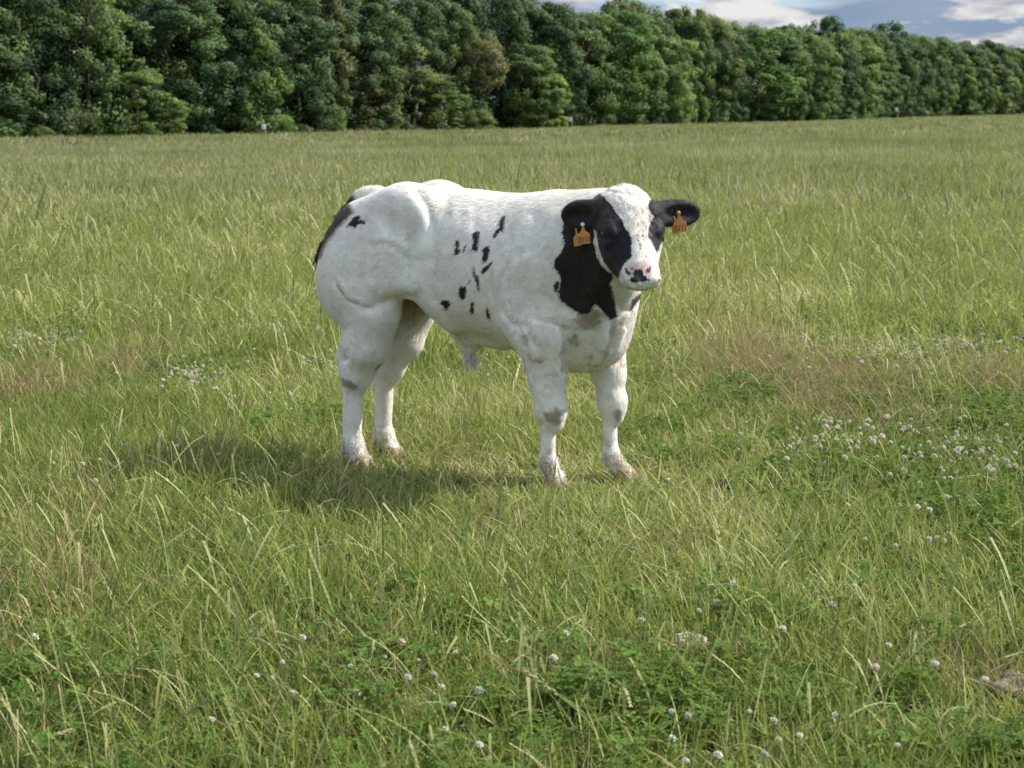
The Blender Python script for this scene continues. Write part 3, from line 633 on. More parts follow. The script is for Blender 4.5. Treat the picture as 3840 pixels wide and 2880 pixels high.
# tail: root stands up a little, the rest hangs over the cleft
def pl(zx, zy, t):
    d = ray(*zf(zx, zy)); C0 = np.array([0, 0, HC]); k = (t - (C0 - CO) @ CN) / (d @ CN); return cal(C0 + d * k)
TP = [np.array((-.72, -.01, 1.055)), pl(400, 160, -.01), pl(362, 152, -.01), pl(322, 160, 0), pl(292, 188, .01), pl(238, 246, .02), pl(190, 322, .03), pl(148, 395, .03), pl(128, 450, .03), np.array((-.985, .0, .72))]
TRAD = [.045, .045, .036, .027, .020, .017, .017, .016, .014, .014]
for i in range(len(TP) - 1): rc(B, TP[i], TP[i + 1], TRAD[i], TRAD[i + 1], .02)
# neck
rc(B, (.04, 0, .87), (.20, .065, .93), .205, .165, .10); nb = hd(.07, -.14, 0)
rc(B, (.20, .065, .93), nb, .165, .098, .08); rc(B, (.02, 0, 1.0), hd(.03, -.10, 0), .085, .065, .08)
rc(B, (.165, .02, .76), hd(.17, -.19, 0), .14, .072, .08)
for sg in (1, -1): rc(B, (.21, .02 + sg * .10, .74), (.25, .09 + sg * .07, .80), .055, .05, .06)
rc(B, (.235, .02, .78), (.205, 0, .53), .035, .03, .06)                                     # dewlap
# head
Hf = new_field()
def hel(c, r, k=.04, sub=False, rows=HR): el(Hf, hd(*c), r, k, rows, sub)
def hrc(a, b, r1, r2, k=.04, sub=False): rc(Hf, hd(*a), hd(*b), r1, r2, k, sub)
hel((.085, -.075, 0), (.115, .078, .094))
hel((.02, -.05, 0), (.055, .055, .068), .05)
hrc((.10, -.065, 0), (.285, -.052, 0), .082, .058, .06)
for sg in (1, -1):
    hel((.15, -.10, sg * .058), (.10, .075, .049), .05)                       # cheek
    hrc((.15, -.165, sg * .052), (.30, -.105, sg * .024), .047, .031, .05)    # jaw bar
    hel((.148, -.045, sg * .083), (.038, .030, .023), .03)                   # brow and eyelids
    hrc((.10, -.03, sg * .078), (.16, -.022, sg * .078), .020, .018, .03)
    hrc((.175, -.06, sg * .08), (.27, -.06, sg * .052), .022, .016, .03)
hel((.322, -.050, 0), (.050, .046, .064), .03)
hel((.350, -.044, 0), (.024, .034, .052), .02)
hrc((.21, -.125, 0), (.300, -.098, 0), .050, .034, .04)                        # chin
hel((.322, -.082, 0), (.024, .018, .044), .02)
for sg in (1, -1):
    hel((.358, -.028, sg * .037), (.021, .021, .021), .012)
    hrc((.382, -.034, sg * .026), (.368, -.020, sg * .048), .008, .011, .007, True)
    hrc((.352, -.072, 0), (.31, -.080, sg * .054), .006, .005, .010, True)
    hrc((.155, -.052, sg * .124), (.15, -.052, sg * .114), .012, .012, .01, True)
# ears (own field, joined to the head)
Ef = new_field()
def ear(base, tip, wid, face, thick=.013):
    b = np.asarray(base); t = np.asarray(tip); L = np.linalg.norm(t - b); e0 = (t - b) / L
    f = np.asarray(face, float); f = f - (f @ e0) * e0; f /= np.linalg.norm(f); e1 = np.cross(f, e0)
    R = np.stack([e0, e1, f]); c = b + e0 * L * .48
    el(Ef, c - e0 * .012, (L * .50, wid, thick + .008), .02, R)
    rc(Ef, b + e0 * L * .55, t - e0 * .012, wid * .55, .012, .03)
    el(Ef, b + e0 * L * .70 - f * .004, (L * .30, wid * .80, thick), .03, R)
    rc(Ef, b - e0 * .02, b + e0 * L * .22, .036, .032, .03)
    el(Ef, c + f * (thick + .020) + e0 * .020, (L * .50, wid * .62, thick + .012), .02, R, True)
    el(Ef, b + e0 * L * .80 + f * .034, (L * .25, wid * .5, .026), .02, R, True)
    el(Ef, b + e0 * L * .80 - f * .045, (L * .28, wid * .9, .030), .02, R, True)
EB = {}
pe = lambda zx, zy, Y: cal(at_depth(*zf(zx, zy), Y))
camf = toL(np.array([.10, -1, .0]))
ear(pe(1490, 225, 6.53), pe(1312, 250, 6.56), .052, toL(np.array([-.35, -1, -.25])))
ear(pe(1765, 232, 6.50), pe(1968, 232, 6.55), .048, toL(np.array([.25, -1, -.05])))
HE = smin(Hf, Ef, .03)
FLD = smin(B, HE, .035)

def surface_nets(Fd):
    s = Fd < 0; nx, ny, nz = Fd.shape
    c = np.zeros((nx - 1, ny - 1, nz - 1), np.uint8)
    for dx in (0, 1):
        for dy in (0, 1):
            for dz in (0, 1): c += s[dx:nx - 1 + dx, dy:ny - 1 + dy, dz:nz - 1 + dz]
    I = np.argwhere((c > 0) & (c < 8)); idx = np.full(c.shape, -1, np.int32); idx[tuple(I.T)] = np.arange(len(I))
    acc = np.zeros((len(I), 3)); cnt = np.zeros(len(I))
    cn = [(0, 0, 0), (1, 0, 0), (0, 1, 0), (1, 1, 0), (0, 0, 1), (1, 0, 1), (0, 1, 1), (1, 1, 1)]
    val = [Fd[I[:, 0] + a, I[:, 1] + b, I[:, 2] + d] for a, b, d in cn]
    for p in range(8):
        for q in range(p + 1, 8):
            if sum(abs(x - y) for x, y in zip(cn[p], cn[q])) != 1: continue
            m = (val[p] < 0) != (val[q] < 0); t = np.where(m, val[p] / np.where(m, val[p] - val[q], 1), 0)
            for ax in range(3): acc[:, ax] += np.where(m, cn[p][ax] + t * (cn[q][ax] - cn[p][ax]), 0)
            cnt += m
    V = (I + acc / cnt[:, None]) * GH + LO; Q = []
    for ax in range(3):
        sl0 = [slice(1, -1)] * 3; sl0[ax] = slice(0, -1); sl1 = list(sl0); sl1[ax] = slice(1, None)
        m = s[tuple(sl0)] != s[tuple(sl1)]; J = np.argwhere(m); off = np.array([1, 1, 1]); off[ax] = 0; J = J + off
        flip = s[tuple(J.T)]; u, v = [a for a in range(3) if a != ax]
        def at(du, dv):
            K = J.copy(); K[:, u] += du; K[:, v] += dv; return idx[tuple(K.T)]
        q = np.stack([at(-1, -1), at(0, -1), at(0, 0), at(-1, 0)], 1)
        if ax == 1: flip = ~flip
        q[~flip] = q[~flip][:, ::-1]; Q.append(q)
    return V, np.concatenate(Q)
CV, CF = surface_nets(FLD)
def sample(Fd, V):
    I = np.clip(((V - LO) / GH).round().astype(int), 0, DIM - 1); return Fd[tuple(I.T)]
# light smoothing keeps the muscles and removes voxel steps
E_ = np.concatenate([CF[:, [0, 1]], CF[:, [1, 2]], CF[:, [2, 3]], CF[:, [3, 0]]]); deg = np.bincount(E_[:, 0], minlength=len(CV)) + np.bincount(E_[:, 1], minlength=len(CV))
for lam in (.5, -.52, .5):
    S = np.zeros_like(CV)
    for ax in range(3): S[:, ax] = np.bincount(E_[:, 0], CV[E_[:, 1], ax], len(CV)) + np.bincount(E_[:, 1], CV[E_[:, 0], ax], len(CV))
    CV = CV + lam * (S / deg[:, None] - CV)


# muscle seams, folds and wrinkles: pushed into (or raised from) the skin along curves, the same on both flanks
def vnormals(V, Q):
    n = np.cross(V[Q[:, 2]] - V[Q[:, 0]], V[Q[:, 3]] - V[Q[:, 1]]); N_ = np.zeros_like(V)
    for k in range(4):
        for ax in range(3): N_[:, ax] += np.bincount(Q[:, k], n[:, ax], len(V))
    return N_ / np.maximum(np.linalg.norm(N_, axis=1), 1e-9)[:, None]
VN = vnormals(CV, CF)
# vnormals points along the mesh winding (mirrored y later), so orient it by the field
_c = CV + VN * .012; _s = np.sign(sample(FLD, _c) - sample(FLD, CV - VN * .012)); VN *= np.median(_s)
def to_z(V):
    W = CO + V[:, :1] * CA + V[:, 1:2] * CN; W[:, 2] = V[:, 2]; W = W - np.array([0, 0, HC])
    d = W @ _fw; px = 1920 + FPX * W[:, 0] / d; py = 1440 - FPX * (W @ _up) / d
    return (px - 1100) * 2074 / 1600, (py - 620) * 2074 / 1600
dH = sample(Hf, CV); dE = sample(Ef, CV); dB = sample(B, CV)
is_head = (np.minimum(dH, dE) < dB - .004)
is_ear = dE < np.minimum(dB, dH) + .004
def line_d(poly, X, Y):
    P = np.array(poly, float); dm = np.full(len(X), 1e9)
    for a, b in zip(P[:-1], P[1:]):
        d = b - a; t = np.clip(((X - a[0]) * d[0] + (Y - a[1]) * d[1]) / (d @ d), 0, 1)
        dm = np.minimum(dm, np.hypot(X - a[0] - t * d[0], Y - a[1] - t * d[1]))
    return dm * .00077
SEAMS = [  # (curve, depth, half width): negative depth raises
 ([(612, 130), (660, 200), (672, 260), (674, 330), (668, 400), (672, 450)], .012, .024), ([(590, 150), (625, 200), (632, 262), (632, 332), (626, 392)], -.0045, .030),
 ([(720, 220), (740, 330), (745, 430), (730, 530)], .008, .05),
 ([(385, 384), (445, 376), (490, 392), (536, 432), (566, 452), (560, 490)], .0045, .013), ([(390, 362), (445, 350), (500, 364), (550, 405), (582, 432), (575, 470)], -.0045, .016),
 ([(378, 372), (381, 460), (386, 545)], .005, .014), ([(470, 180), (455, 260), (465, 340)], .005, .025), ([(330, 200), (420, 240), (480, 300)], .004, .03),
 ([(208, 560), (222, 590), (240, 615), (268, 650), (315, 675), (375, 692)], .008, .009), ([(225, 560), (250, 600), (285, 640), (340, 660)], -.005, .012),
 ([(335, 702), (425, 668), (515, 640), (590, 640)], .012, .020), ([(300, 610), (400, 600), (520, 585)], -.010, .04),
 ([(270, 780), (262, 860), (255, 940)], .009, .014), ([(430, 830), (410, 900), (370, 980)], .005, .016), ([(340, 900), (320, 990), (300, 1050)], -.005, .02), ([(300, 1090), (296, 1200), (298, 1330)], .004, .008), ([(262, 1090), (258, 1200), (262, 1340)], -.003, .009),
 ([(640, 470), (690, 560), (700, 640)], .007, .03),
 ([(1100, 420), (1050, 480), (1005, 560), (990, 640), (1010, 700), (1062, 770)], .007, .014), ([(1130, 440), (1080, 500), (1040, 570), (1030, 640)], -.008, .018),
 ([(1052, 560), (1040, 640), (1062, 715)], .005, .008), ([(968, 520), (962, 600), (980, 690), (1000, 760)], .005, .008), ([(940, 600), (945, 690), (965, 770)], .004, .008), ([(920, 640), (930, 740)], .003, .008),
 ([(1085, 770), (1100, 820), (1115, 880)], .012, .012), ([(1125, 775), (1150, 830), (1180, 880)], .010, .013), ([(1060, 760), (1072, 830)], .006, .008),
 ([(1190, 250), (1180, 340), (1130, 420)], .008, .03), ([(1235, 420), (1200, 520), (1210, 620)], .006, .025), ([(1230, 640), (1320, 690), (1400, 740)], .006, .020),
 ([(1322, 790), (1322, 880), (1318, 1000)], .014, .014), ([(1180, 745), (1270, 770), (1330, 800), (1400, 800)], .006, .012), ([(1220, 900), (1215, 990), (1230, 1080)], .005, .015), ([(1180, 960), (1190, 1060)], .004, .014),
 ([(1240, 1270), (1237, 1330), (1232, 1400)], .004, .007), ([(1200, 1170), (1215, 1220), (1212, 1260)], .004, .010),
 ([(820, 200), (830, 330), (840, 440)], .003, .02), ([(880, 210), (890, 300)], .003, .02),
]
mV = CV.copy(); mV[:, 1] = np.abs(mV[:, 1]); mN = VN.copy(); mN[:, 1] *= np.sign(CV[:, 1])
mx_, my_ = to_z(mV); vdir = cal(np.array([0, 0, HC])); vdir = vdir / np.linalg.norm(vdir)
fac = np.clip((mN @ vdir - .05) / .3, 0, 1) * np.clip((mV[:, 1] - .02) / .06, 0, 1) * (~is_head)
disp = np.zeros(len(CV))
for cv_, dp, wd in SEAMS: disp += -dp * np.exp(-(line_d(cv_, mx_, my_) / wd) ** 2)
# folds of the throat, brisket and neck, and slack skin everywhere
cx_, cy_ = to_z(CV); f2 = np.clip((VN @ vdir) / .3, 0, 1) * (~is_head)
for cv_, dp, wd in [([(1560, 770), (1548, 860), (1505, 960)], .010, .014), ([(1606, 800), (1580, 880), (1530, 948)], -.007, .010), ([(1390, 450), (1400, 580), (1450, 690)], .006, .012), ([(1450, 480), (1462, 600), (1510, 700)], .006, .010),
                     ([(1350, 420), (1350, 540), (1390, 660)], .004, .012), ([(1560, 640), (1600, 700), (1640, 700)], .005, .012), ([(1500, 1060), (1530, 1130), (1545, 1190)], .004, .012)]:
    disp += -dp * np.exp(-(line_d(cv_, cx_, cy_) / wd) ** 2) * f2 / np.maximum(fac, 1e-3) * (fac > 1e-3)
disp *= fac
def n3(V, sc, seed):
    return (fbm(V[:, 0], V[:, 1] * .7 + V[:, 2], sc, seed) + fbm(V[:, 2] + 3.3, V[:, 0] * .6 - V[:, 1], sc, seed + 11)) - 1
tuft = is_head & ~is_ear & (((CV - HP) @ HR[0]) < .2); disp += np.where(tuft, .011, 0) * n3(CV, .028, 47)
disp += np.where(is_head, .002, .0045) * n3(CV, .11, 21) + .0016 * n3(CV, .035, 31)
disp = np.where(is_ear, disp * .3, disp)
CV = CV + VN * disp[:, None]
CV[:, 2] = np.where(CV[:, 2] < .0, .0, CV[:, 2])

# ---- coat pattern: signed distances to the outlines of the patches, in metres
ZX, ZY = to_z(CV)
def poly_sd(poly, X, Y):
    P = np.array(poly, float); inside = np.zeros(len(X), bool); dm = np.full(len(X), 1e9)
    for a, b in zip(P, np.roll(P, -1, 0)):
        d = b - a; t = np.clip(((X - a[0]) * d[0] + (Y - a[1]) * d[1]) / (d @ d), 0, 1)
        dm = np.minimum(dm, np.hypot(X - a[0] - t * d[0], Y - a[1] - t * d[1]))
        c = ((a[1] > Y) != (b[1] > Y)); xx = a[0] + (Y - a[1]) / np.where(d[1] == 0, 1e-9, d[1]) * d[0]; inside ^= c & (X < xx)
    return np.where(inside, -dm, dm) * .00077
def uni(*ps): return np.minimum.reduce([poly_sd(p, ZX, ZY) for p in ps])
FAR = np.full(len(CV), .2)
spots = [
 [(262, 298), (300, 245), (330, 243), (328, 262), (356, 268), (350, 290), (325, 282), (300, 307), (285, 292)],
 [(138, 425), (146, 418), (140, 445), (132, 450)],
 [(788, 365), (806, 360), (812, 385), (806, 405), (818, 412), (808, 432), (784, 434), (790, 400)],
 [(822, 428), (834, 388), (844, 386), (838, 412)],
 [(872, 330), (890, 318), (910, 324), (908, 345), (906, 372), (896, 420), (876, 412), (866, 404), (880, 362), (870, 355)],
 [(968, 360), (980, 325), (1004, 300), (1006, 268), (1030, 236), (1034, 262), (1024, 330), (1008, 318), (985, 352)],
 [(915, 410), (950, 388), (960, 396), (954, 440), (936, 478), (920, 470), (924, 430)],
 [(912, 520), (926, 495), (950, 480), (968, 460), (970, 476), (950, 505), (920, 528)],
 [(874, 490), (882, 485), (888, 530), (906, 540), (908, 625), (898, 610), (888, 560), (876, 530)],
 [(848, 575), (858, 550), (862, 560), (855, 578)],
 [(806, 600), (815, 585), (836, 586), (845, 602), (840, 640), (825, 656), (808, 640)],
 [(712, 672), (728, 655), (762, 656), (766, 676), (745, 710), (735, 690)],
 [(862, 664), (880, 664), (882, 722), (862, 722)],
 [(938, 692), (948, 690), (962, 740), (955, 752), (940, 735)],
 [(1268, 585), (1280, 558), (1294, 560), (1294, 600), (1284, 618), (1272, 610)],
]
neck = [(1318, 270), (1308, 330), (1322, 372), (1305, 420), (1272, 456), (1268, 500), (1294, 520), (1302, 560), (1290, 620), (1305, 658), (1345, 690),
        (1392, 720), (1428, 722), (1455, 706), (1468, 672), (1495, 700), (1545, 752), (1560, 740), (1600, 730), (1640, 705), (1690, 640), (1690, 600), (1560, 600), (1540, 300), (1500, 130), (1420, 190)]
throat = [(1545, 560), (1562, 640), (1575, 720), (1600, 735), (1632, 705), (1648, 650), (1700, 600), (1700, 540)]
nk = np.maximum(uni(neck), -uni(throat))
body_d = np.where(is_head, FAR, np.minimum(uni(*spots), np.where((CV[:, 0] > .02) & (CV[:, 2] > .6), nk, .2)))
faceR = [(1380, 130), (1512, 150), (1520, 165), (1548, 192), (1572, 232), (1600, 262), (1610, 300), (1640, 335), (1646, 372), (1642, 420), (1646, 440), (1610, 478), (1590, 510), (1580, 552),
         (1556, 532), (1530, 500), (1505, 462), (1490, 420), (1478, 372), (1474, 320), (1440, 300), (1380, 300)]
faceL = [(1748, 140), (1760, 175), (1752, 240), (1728, 290), (1722, 340), (1740, 370), (1752, 395), (1768, 422), (1778, 412), (1786, 380), (1850, 330), (1850, 150)]
freck_shade = [[(1668, 330), (1675, 328), (1676, 338), (1668, 338)], [(1694, 338), (1703, 330), (1704, 345), (1694, 348)], [(1672, 352), (1682, 356), (1678, 372), (1672, 366)], [(1680, 378), (1690, 372), (1692, 388), (1681, 390)],
         [(1682, 398), (1692, 396), (1690, 405), (1682, 405)], [(1700, 352), (1708, 356), (1706, 364), (1700, 362)], [(1714, 398), (1720, 398), (1719, 406), (1713, 405)], [(1710, 440), (1718, 436), (1718, 446), (1711, 447)],
         [(1610, 502), (1622, 496), (1626, 508), (1612, 512)], [(1636, 498), (1652, 494), (1652, 505), (1638, 506)], [(1726, 492), (1736, 486), (1738, 498), (1728, 500)],
        [(1612, 506), (1628, 510), (1644, 524), (1636, 532), (1618, 524)], [(1714, 508), (1730, 492), (1740, 502), (1730, 520), (1714, 524)],  # nostril openings: the shade inside painted as black
         [(1654, 514), (1664, 502), (1698, 506), (1702, 530), (1724, 545), (1738, 556), (1700, 566), (1640, 566), (1630, 556), (1650, 536)]]
head_d = np.minimum(uni(faceR, faceL, *freck_shade), .2)
head_d = np.where(is_ear, -.03, head_d)
blk = np.where(is_head, head_d, body_d)
tz = np.minimum.reduce([np.hypot(np.hypot(CV[:, 0] - p[0], CV[:, 1] - p[1]), CV[:, 2] - p[2]) - .032 for p in
                        [tuple(np.array(TP[i]) * (1 - q) + np.array(TP[i + 1]) * q) for i in range(3, len(TP) - 1) for q in (0, .25, .5, .75)] + [TP[-1]]])
blk = np.where((CV[:, 0] < -.85) & (CV[:, 2] > .72), np.minimum(blk, tz), blk)
brown = np.where(is_head | (CV[:, 0] > -.55), .2, uni([(286, 196), (292, 226), (262, 262), (222, 308), (186, 352), (158, 398), (140, 432), (118, 462), (90, 440), (120, 340), (200, 220), (262, 170)]))
snout = np.where(is_head, poly_sd([(1612, 505), (1632, 478), (1660, 466), (1700, 464), (1730, 478), (1745, 495), (1742, 535), (1722, 545), (1700, 520), (1660, 520), (1640, 545), (1618, 530)], ZX, ZY), .2)
snout = np.where(((CV - HP) @ HR[0]) > .27, snout, .2)
def blob(zx, zy, t, r):
    d = ray(*zf(zx, zy)); C0 = np.array([0, 0, HC]); k = (t - (C0 - CO) @ CN) / (d @ CN); p = cal(C0 + d * k)
    return np.linalg.norm(CV - p, axis=1) / r
stain_shade = np.maximum.reduce([np.clip(1.25 - blob(*a), 0, 1) for a in [(1265, 1225, .17, .045), (1580, 1215, -.09, .03), (1150, 830, .22, .032), (275, 1060, .16, .045), (420, 980, .14, .03),
     (1225, 1480, .15, .055), (1600, 1450, -.1, .06), (1440, 740, .16, .07), (430, 1380, -.1, .05), (560, 690, .0, .12), (1530, 760, .05, .07), (1370, 790, .14, .06)]])  # dirt marks; blobs on chest and between hind legs also paint in shade
crease = np.exp(-(line_d([(215, 575), (235, 607), (268, 650), (310, 672)], mx_, my_) / .007) ** 2) * fac
stain_shade = np.maximum(stain_shade, crease)
stain_shade = np.maximum(stain_shade, .70 * np.clip(1 - CV[:, 2] / .22, 0, 1)); stain_shade = np.maximum(stain_shade, .30 * np.clip((.66 - CV[:, 2]) / .16, 0, 1) * (CV[:, 2] > .44) * (CV[:, 0] > -.52))
groin_skin_shade = np.clip(1.2 - np.linalg.norm((CV - np.array([-.62, 0, .63])) / np.array([.16, .10, .09]), axis=1), 0, 1)  # brown skin between the hind legs, with the shade there painted in

def coat_mat():
    w = NT('calf_coat'); tcn = w.n('ShaderNodeTexCoord'); P = tcn.outputs['Object']
    A_ = lambda n: w.n('ShaderNodeAttribute', attribute_name=n).outputs['Fac']
    mp = w.n('ShaderNodeMapping', {'Scale': (35, 35, 110)}); w.t.links.new(P, mp.inputs[0])
    hair = w.noise(mp.outputs[0], 3.2, 4, .6); fine = w.noise(P, 190, 2); mid = w.noise(P, 22, 4, .55); big = w.noise(P, 4.5, 3)
    white = w.mix(w.smooth(big, .38, .68), (.79, .76, .69), (.73, .69, .605))
    white = w.mix(w.math('MULTIPLY', w.smooth(mid, .45, .8), .6), white, (.57, .525, .43))
    white = w.mix(w.math('MULTIPLY', w.smooth(hair, .45, .75), .28), white, (.54, .52, .46))
    n9 = w.noise(P, 48, 5, .65)
    st = w.smooth(w.math('ADD', A_('stain_shade'), w.math('ADD', w.math('MULTIPLY', w.math('SUBTRACT', mid, .5), 1.5), w.math('MULTIPLY', w.math('SUBTRACT', n9, .5), 1.0))), .22, .80)
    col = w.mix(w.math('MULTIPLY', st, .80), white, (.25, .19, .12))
    col = w.mix(A_('groin_skin_shade'), col, (.40, .27, .19))
    j = w.math('ADD', w.math('MULTIPLY', w.math('SUBTRACT', hair, .5), .010), w.math('MULTIPLY', w.math('SUBTRACT', fine, .5), .010))
    pk = w.smooth(w.math('ADD', A_('snout'), j), .005, -.004)
    col = w.mix(w.math('MULTIPLY', pk, w.math('ADD', .35, w.math('MULTIPLY', w.smooth(mid, .35, .6), .5))), col, (.60, .37, .33))
    bn_ = w.smooth(w.math('ADD', A_('brown'), w.math('MULTIPLY', w.math('SUBTRACT', mid, .5), .03)), .010, -.012)
    col = w.mix(bn_, col, w.mix(w.smooth(mid, .4, .65), (.085, .062, .045), (.030, .024, .020)))
    bk = w.smooth(w.math('ADD', A_('black'), j), .0022, -.0028)
    warm = w.smooth(w.noise(P, 3.0, 2), .4, .65)
    dark = w.mix(warm, (.010, .010, .014), (.022, .015, .012))
    col = w.mix(bk, col, dark)
    rv = w.math('ADD', .89, w.math('MULTIPLY', A_('lock'), .22)); vm = w.n('ShaderNodeVectorMath', {0: col}, operation='SCALE'); w.t.links.new(rv, vm.inputs['Scale']); col = vm.outputs[0]
    b = w.n('ShaderNodeBsdfPrincipled', {'Base Color': col, 'Roughness': w.math('SUBTRACT', .78, w.math('MULTIPLY', bk, .22)), 'Specular IOR Level': .22, 'Sheen Weight': .12, 'Sheen Roughness': .5})
    h = w.math('ADD', w.math('MULTIPLY', hair, .7), w.math('MULTIPLY', mid, .6))
    bn = w.n('ShaderNodeBump', {'Strength': .35, 'Distance': .006, 'Height': h}); w.t.links.new(bn.outputs[0], b.inputs['Normal'])
    return w.done(b.outputs[0])
COAT = coat_mat()
calf = empty('calf', CO, -CTH)
tag(calf, 'white bull calf with black spots, black ears and dark neck patch standing in the meadow', 'calf')
flipY = np.array([1, -1, 1])
bme = mesh_from('body', CV * flipY, CF, COAT, True)
for nm, arr in (('black', blk), ('brown', brown), ('snout', snout), ('stain_shade', stain_shade), ('groin_skin_shade', groin_skin_shade), ('lock', np.full(len(CV), .5))):
    at = bme.attributes.new(nm, 'FLOAT', 'POINT'); at.data.foreach_set('value', np.asarray(arr, np.float32))
body = obj('body', bme, calf)

# ---- hooves, eyes, hair and ear tags
HOOF = simple_mat('hoof_horn', (.25, .18, .11), .55, .3, .3, .25, 40)
def claw_mesh():
    bm = bmesh.new(); rows = [(0.0, .029, .026), (.018, .028, .025), (.036, .025, .022), (.052, .021, .018), (.060, .012, .010)]; n = 14; rings = []
    for z, rx, ry in rows:
        rg = []
        for j in range(n):
            a = 2 * math.pi * j / n; x = math.cos(a); y = math.sin(a)
            px = x * rx * (1.25 if x > 0 else .95) - z * .32 + (.006 if x > 0 else 0); rg.append(bm.verts.new((px, y * ry * (1 - .35 * max(x, 0)), z)))
        rings.append(rg)
    for a, b in zip(rings[:-1], rings[1:]):
        for j in range(n): bm.faces.new((a[j], a[(j + 1) % n], b[(j + 1) % n], b[j]))
    bm.faces.new(rings[0][::-1]); bm.faces.new(rings[-1]); me = bpy.data.meshes.new('hoof'); bm.to_mesh(me); bm.free()
    me.polygons.foreach_set('use_smooth', np.ones(len(me.polygons), bool)); me.materials.append(HOOF); return me
cme = claw_mesh()
for sx, sy in ((.040, .12), (.222, -.12), (-.805, .12), (-.805, -.12)):
    for q in (-1, 1):
        h = obj('hoof', cme, calf, (sx + .012, -(sy + q * .0225), 0.0)); h.rotation_euler = (0, 0, -q * .10)
def eye_mat():
    w = NT('calf_eye'); b = w.n('ShaderNodeBsdfPrincipled', {'Base Color': (.012, .009, .008, 1), 'Roughness': .08, 'Specular IOR Level': .6}); return w.done(b.outputs[0])
EYE = eye_mat()
bm = bmesh.new(); bmesh.ops.create_uvsphere(bm, u_segments=20, v_segments=12, radius=.0215); eme = bpy.data.meshes.new('eye'); bm.to_mesh(eme); bm.free(); eme.materials.append(EYE)
eme.polygons.foreach_set('use_smooth', np.ones(len(eme.polygons), bool))
for sg in (1, -1): obj('eye', eme, calf, tuple(hd(.152, -.048, sg * .0955) * flipY))

def hair_mesh(name, roots, mat, length, wid, curl, droop=0.0, seed=1):
    """Many thin tapering locks growing from (point, direction) pairs."""
    rnd = random.Random(seed); V = []; Fq = []
    for p, d in roots:
        p = Vector(p); d = Vector(d).normalized(); L = length * rnd.uniform(.6, 1.25); side = d.cross(Vector((rnd.uniform(-1, 1), rnd.uniform(-1, 1), rnd.uniform(-1, 1))))
        side = side.normalized() if side.length > 1e-4 else Vector((1, 0, 0)); c = d.cross(side); b = len(V); ph = rnd.uniform(0, 6.28); n = 5
        for i in range(n):
            t = i / (n - 1); q = p + d * (L * t) + (side * math.cos(ph + t * 4) + c * math.sin(ph + t * 4)) * curl * t * L + Vector((0, 0, -droop * L * t * t)); w_ = wid * (1 - t * .85)
            V += [tuple(q - side * w_), tuple(q + side * w_)]
        for i in range(n - 1): Fq.append((b + 2 * i, b + 2 * i + 1, b + 2 * i + 3, b + 2 * i + 2))
    return mesh_from(name, V, np.array(Fq), mat)
WHAIR = simple_mat('white_hair', (.70, .665, .58), .7, .2, None, .08, 60)
BHAIR = simple_mat('dark_hair', (.016, .013, .012), .6, .3, None, .2, 60)
OUT = VN * flipY; PV = CV * flipY
def pick(mask, n, seed):
    I = np.nonzero(mask)[0]; r = np.random.default_rng(seed); I = r.choice(I, min(n, len(I)), replace=False); return I
def roots(I, extra, seed):
    r = np.random.default_rng(seed); return [(PV[i] - OUT[i] * .004, OUT[i] * .55 + np.asarray(extra) + r.normal(0, .25, 3)) for i in I]
uu = (CV - HP) @ HR[0]; vv = (CV - HP) @ HR[1]
whitev = blk > .004
I = pick(is_head & ~is_ear & whitev & (uu < .20) & (vv > -.09), 1100, 3)
o = obj('poll_hair', hair_mesh('poll_hair', roots(I, tuple(HR[0] * flipY * 1.3), 4), WHAIR, .017, .0015, .25, .1, 5), calf); tag(o, kind='stuff')
I = pick((CV[:, 0] < -.74) & (CV[:, 2] > 1.045) & (np.abs(CV[:, 1]) < .06) & (CV[:, 0] > -.87) & whitev, 320, 6)
o = obj('tail_hair', hair_mesh('tail_hair', roots(I, (-.5, 0, .2), 7), WHAIR, .018, .0018, .6, .3, 8), calf); tag(o, kind='stuff')
I = pick((CV[:, 0] < -.84) & (CV[:, 2] > .70) & (blk < -.004) & (tz < .02), 700, 16)
o = obj('tail_hair', hair_mesh('tail_hair', roots(I, (-.1, 0, -1.0), 17), BHAIR, .035, .0022, .25, .3, 18), calf); tag(o, kind='stuff')
sh = np.array([-.383, 0, .465])
I = pick(np.linalg.norm(CV - sh, axis=1) < .03, 240, 9)
o = obj('sheath_hair', hair_mesh('sheath_hair', roots(I, (.25, 0, -1.2), 10), WHAIR, .060, .0022, .25, .1, 11), calf); tag(o, kind='stuff')
I = pick((CV[:, 2] < .13) & (CV[:, 2] > .035), 1500, 12)
o = obj('fetlock_hair', hair_mesh('fetlock_hair', roots(I, (0, 0, -.9), 13), WHAIR, .020, .0018, .3, .1, 14), calf); tag(o, kind='stuff')
# coarse hair in the ears and a thin fringe round their edges
I = pick(is_ear, 900, 19)
o = obj('ear_hair', hair_mesh('ear_hair', roots(I, (0, 0, -.2), 20), BHAIR, .014, .0012, .4, .2, 21), calf); tag(o, kind='stuff')

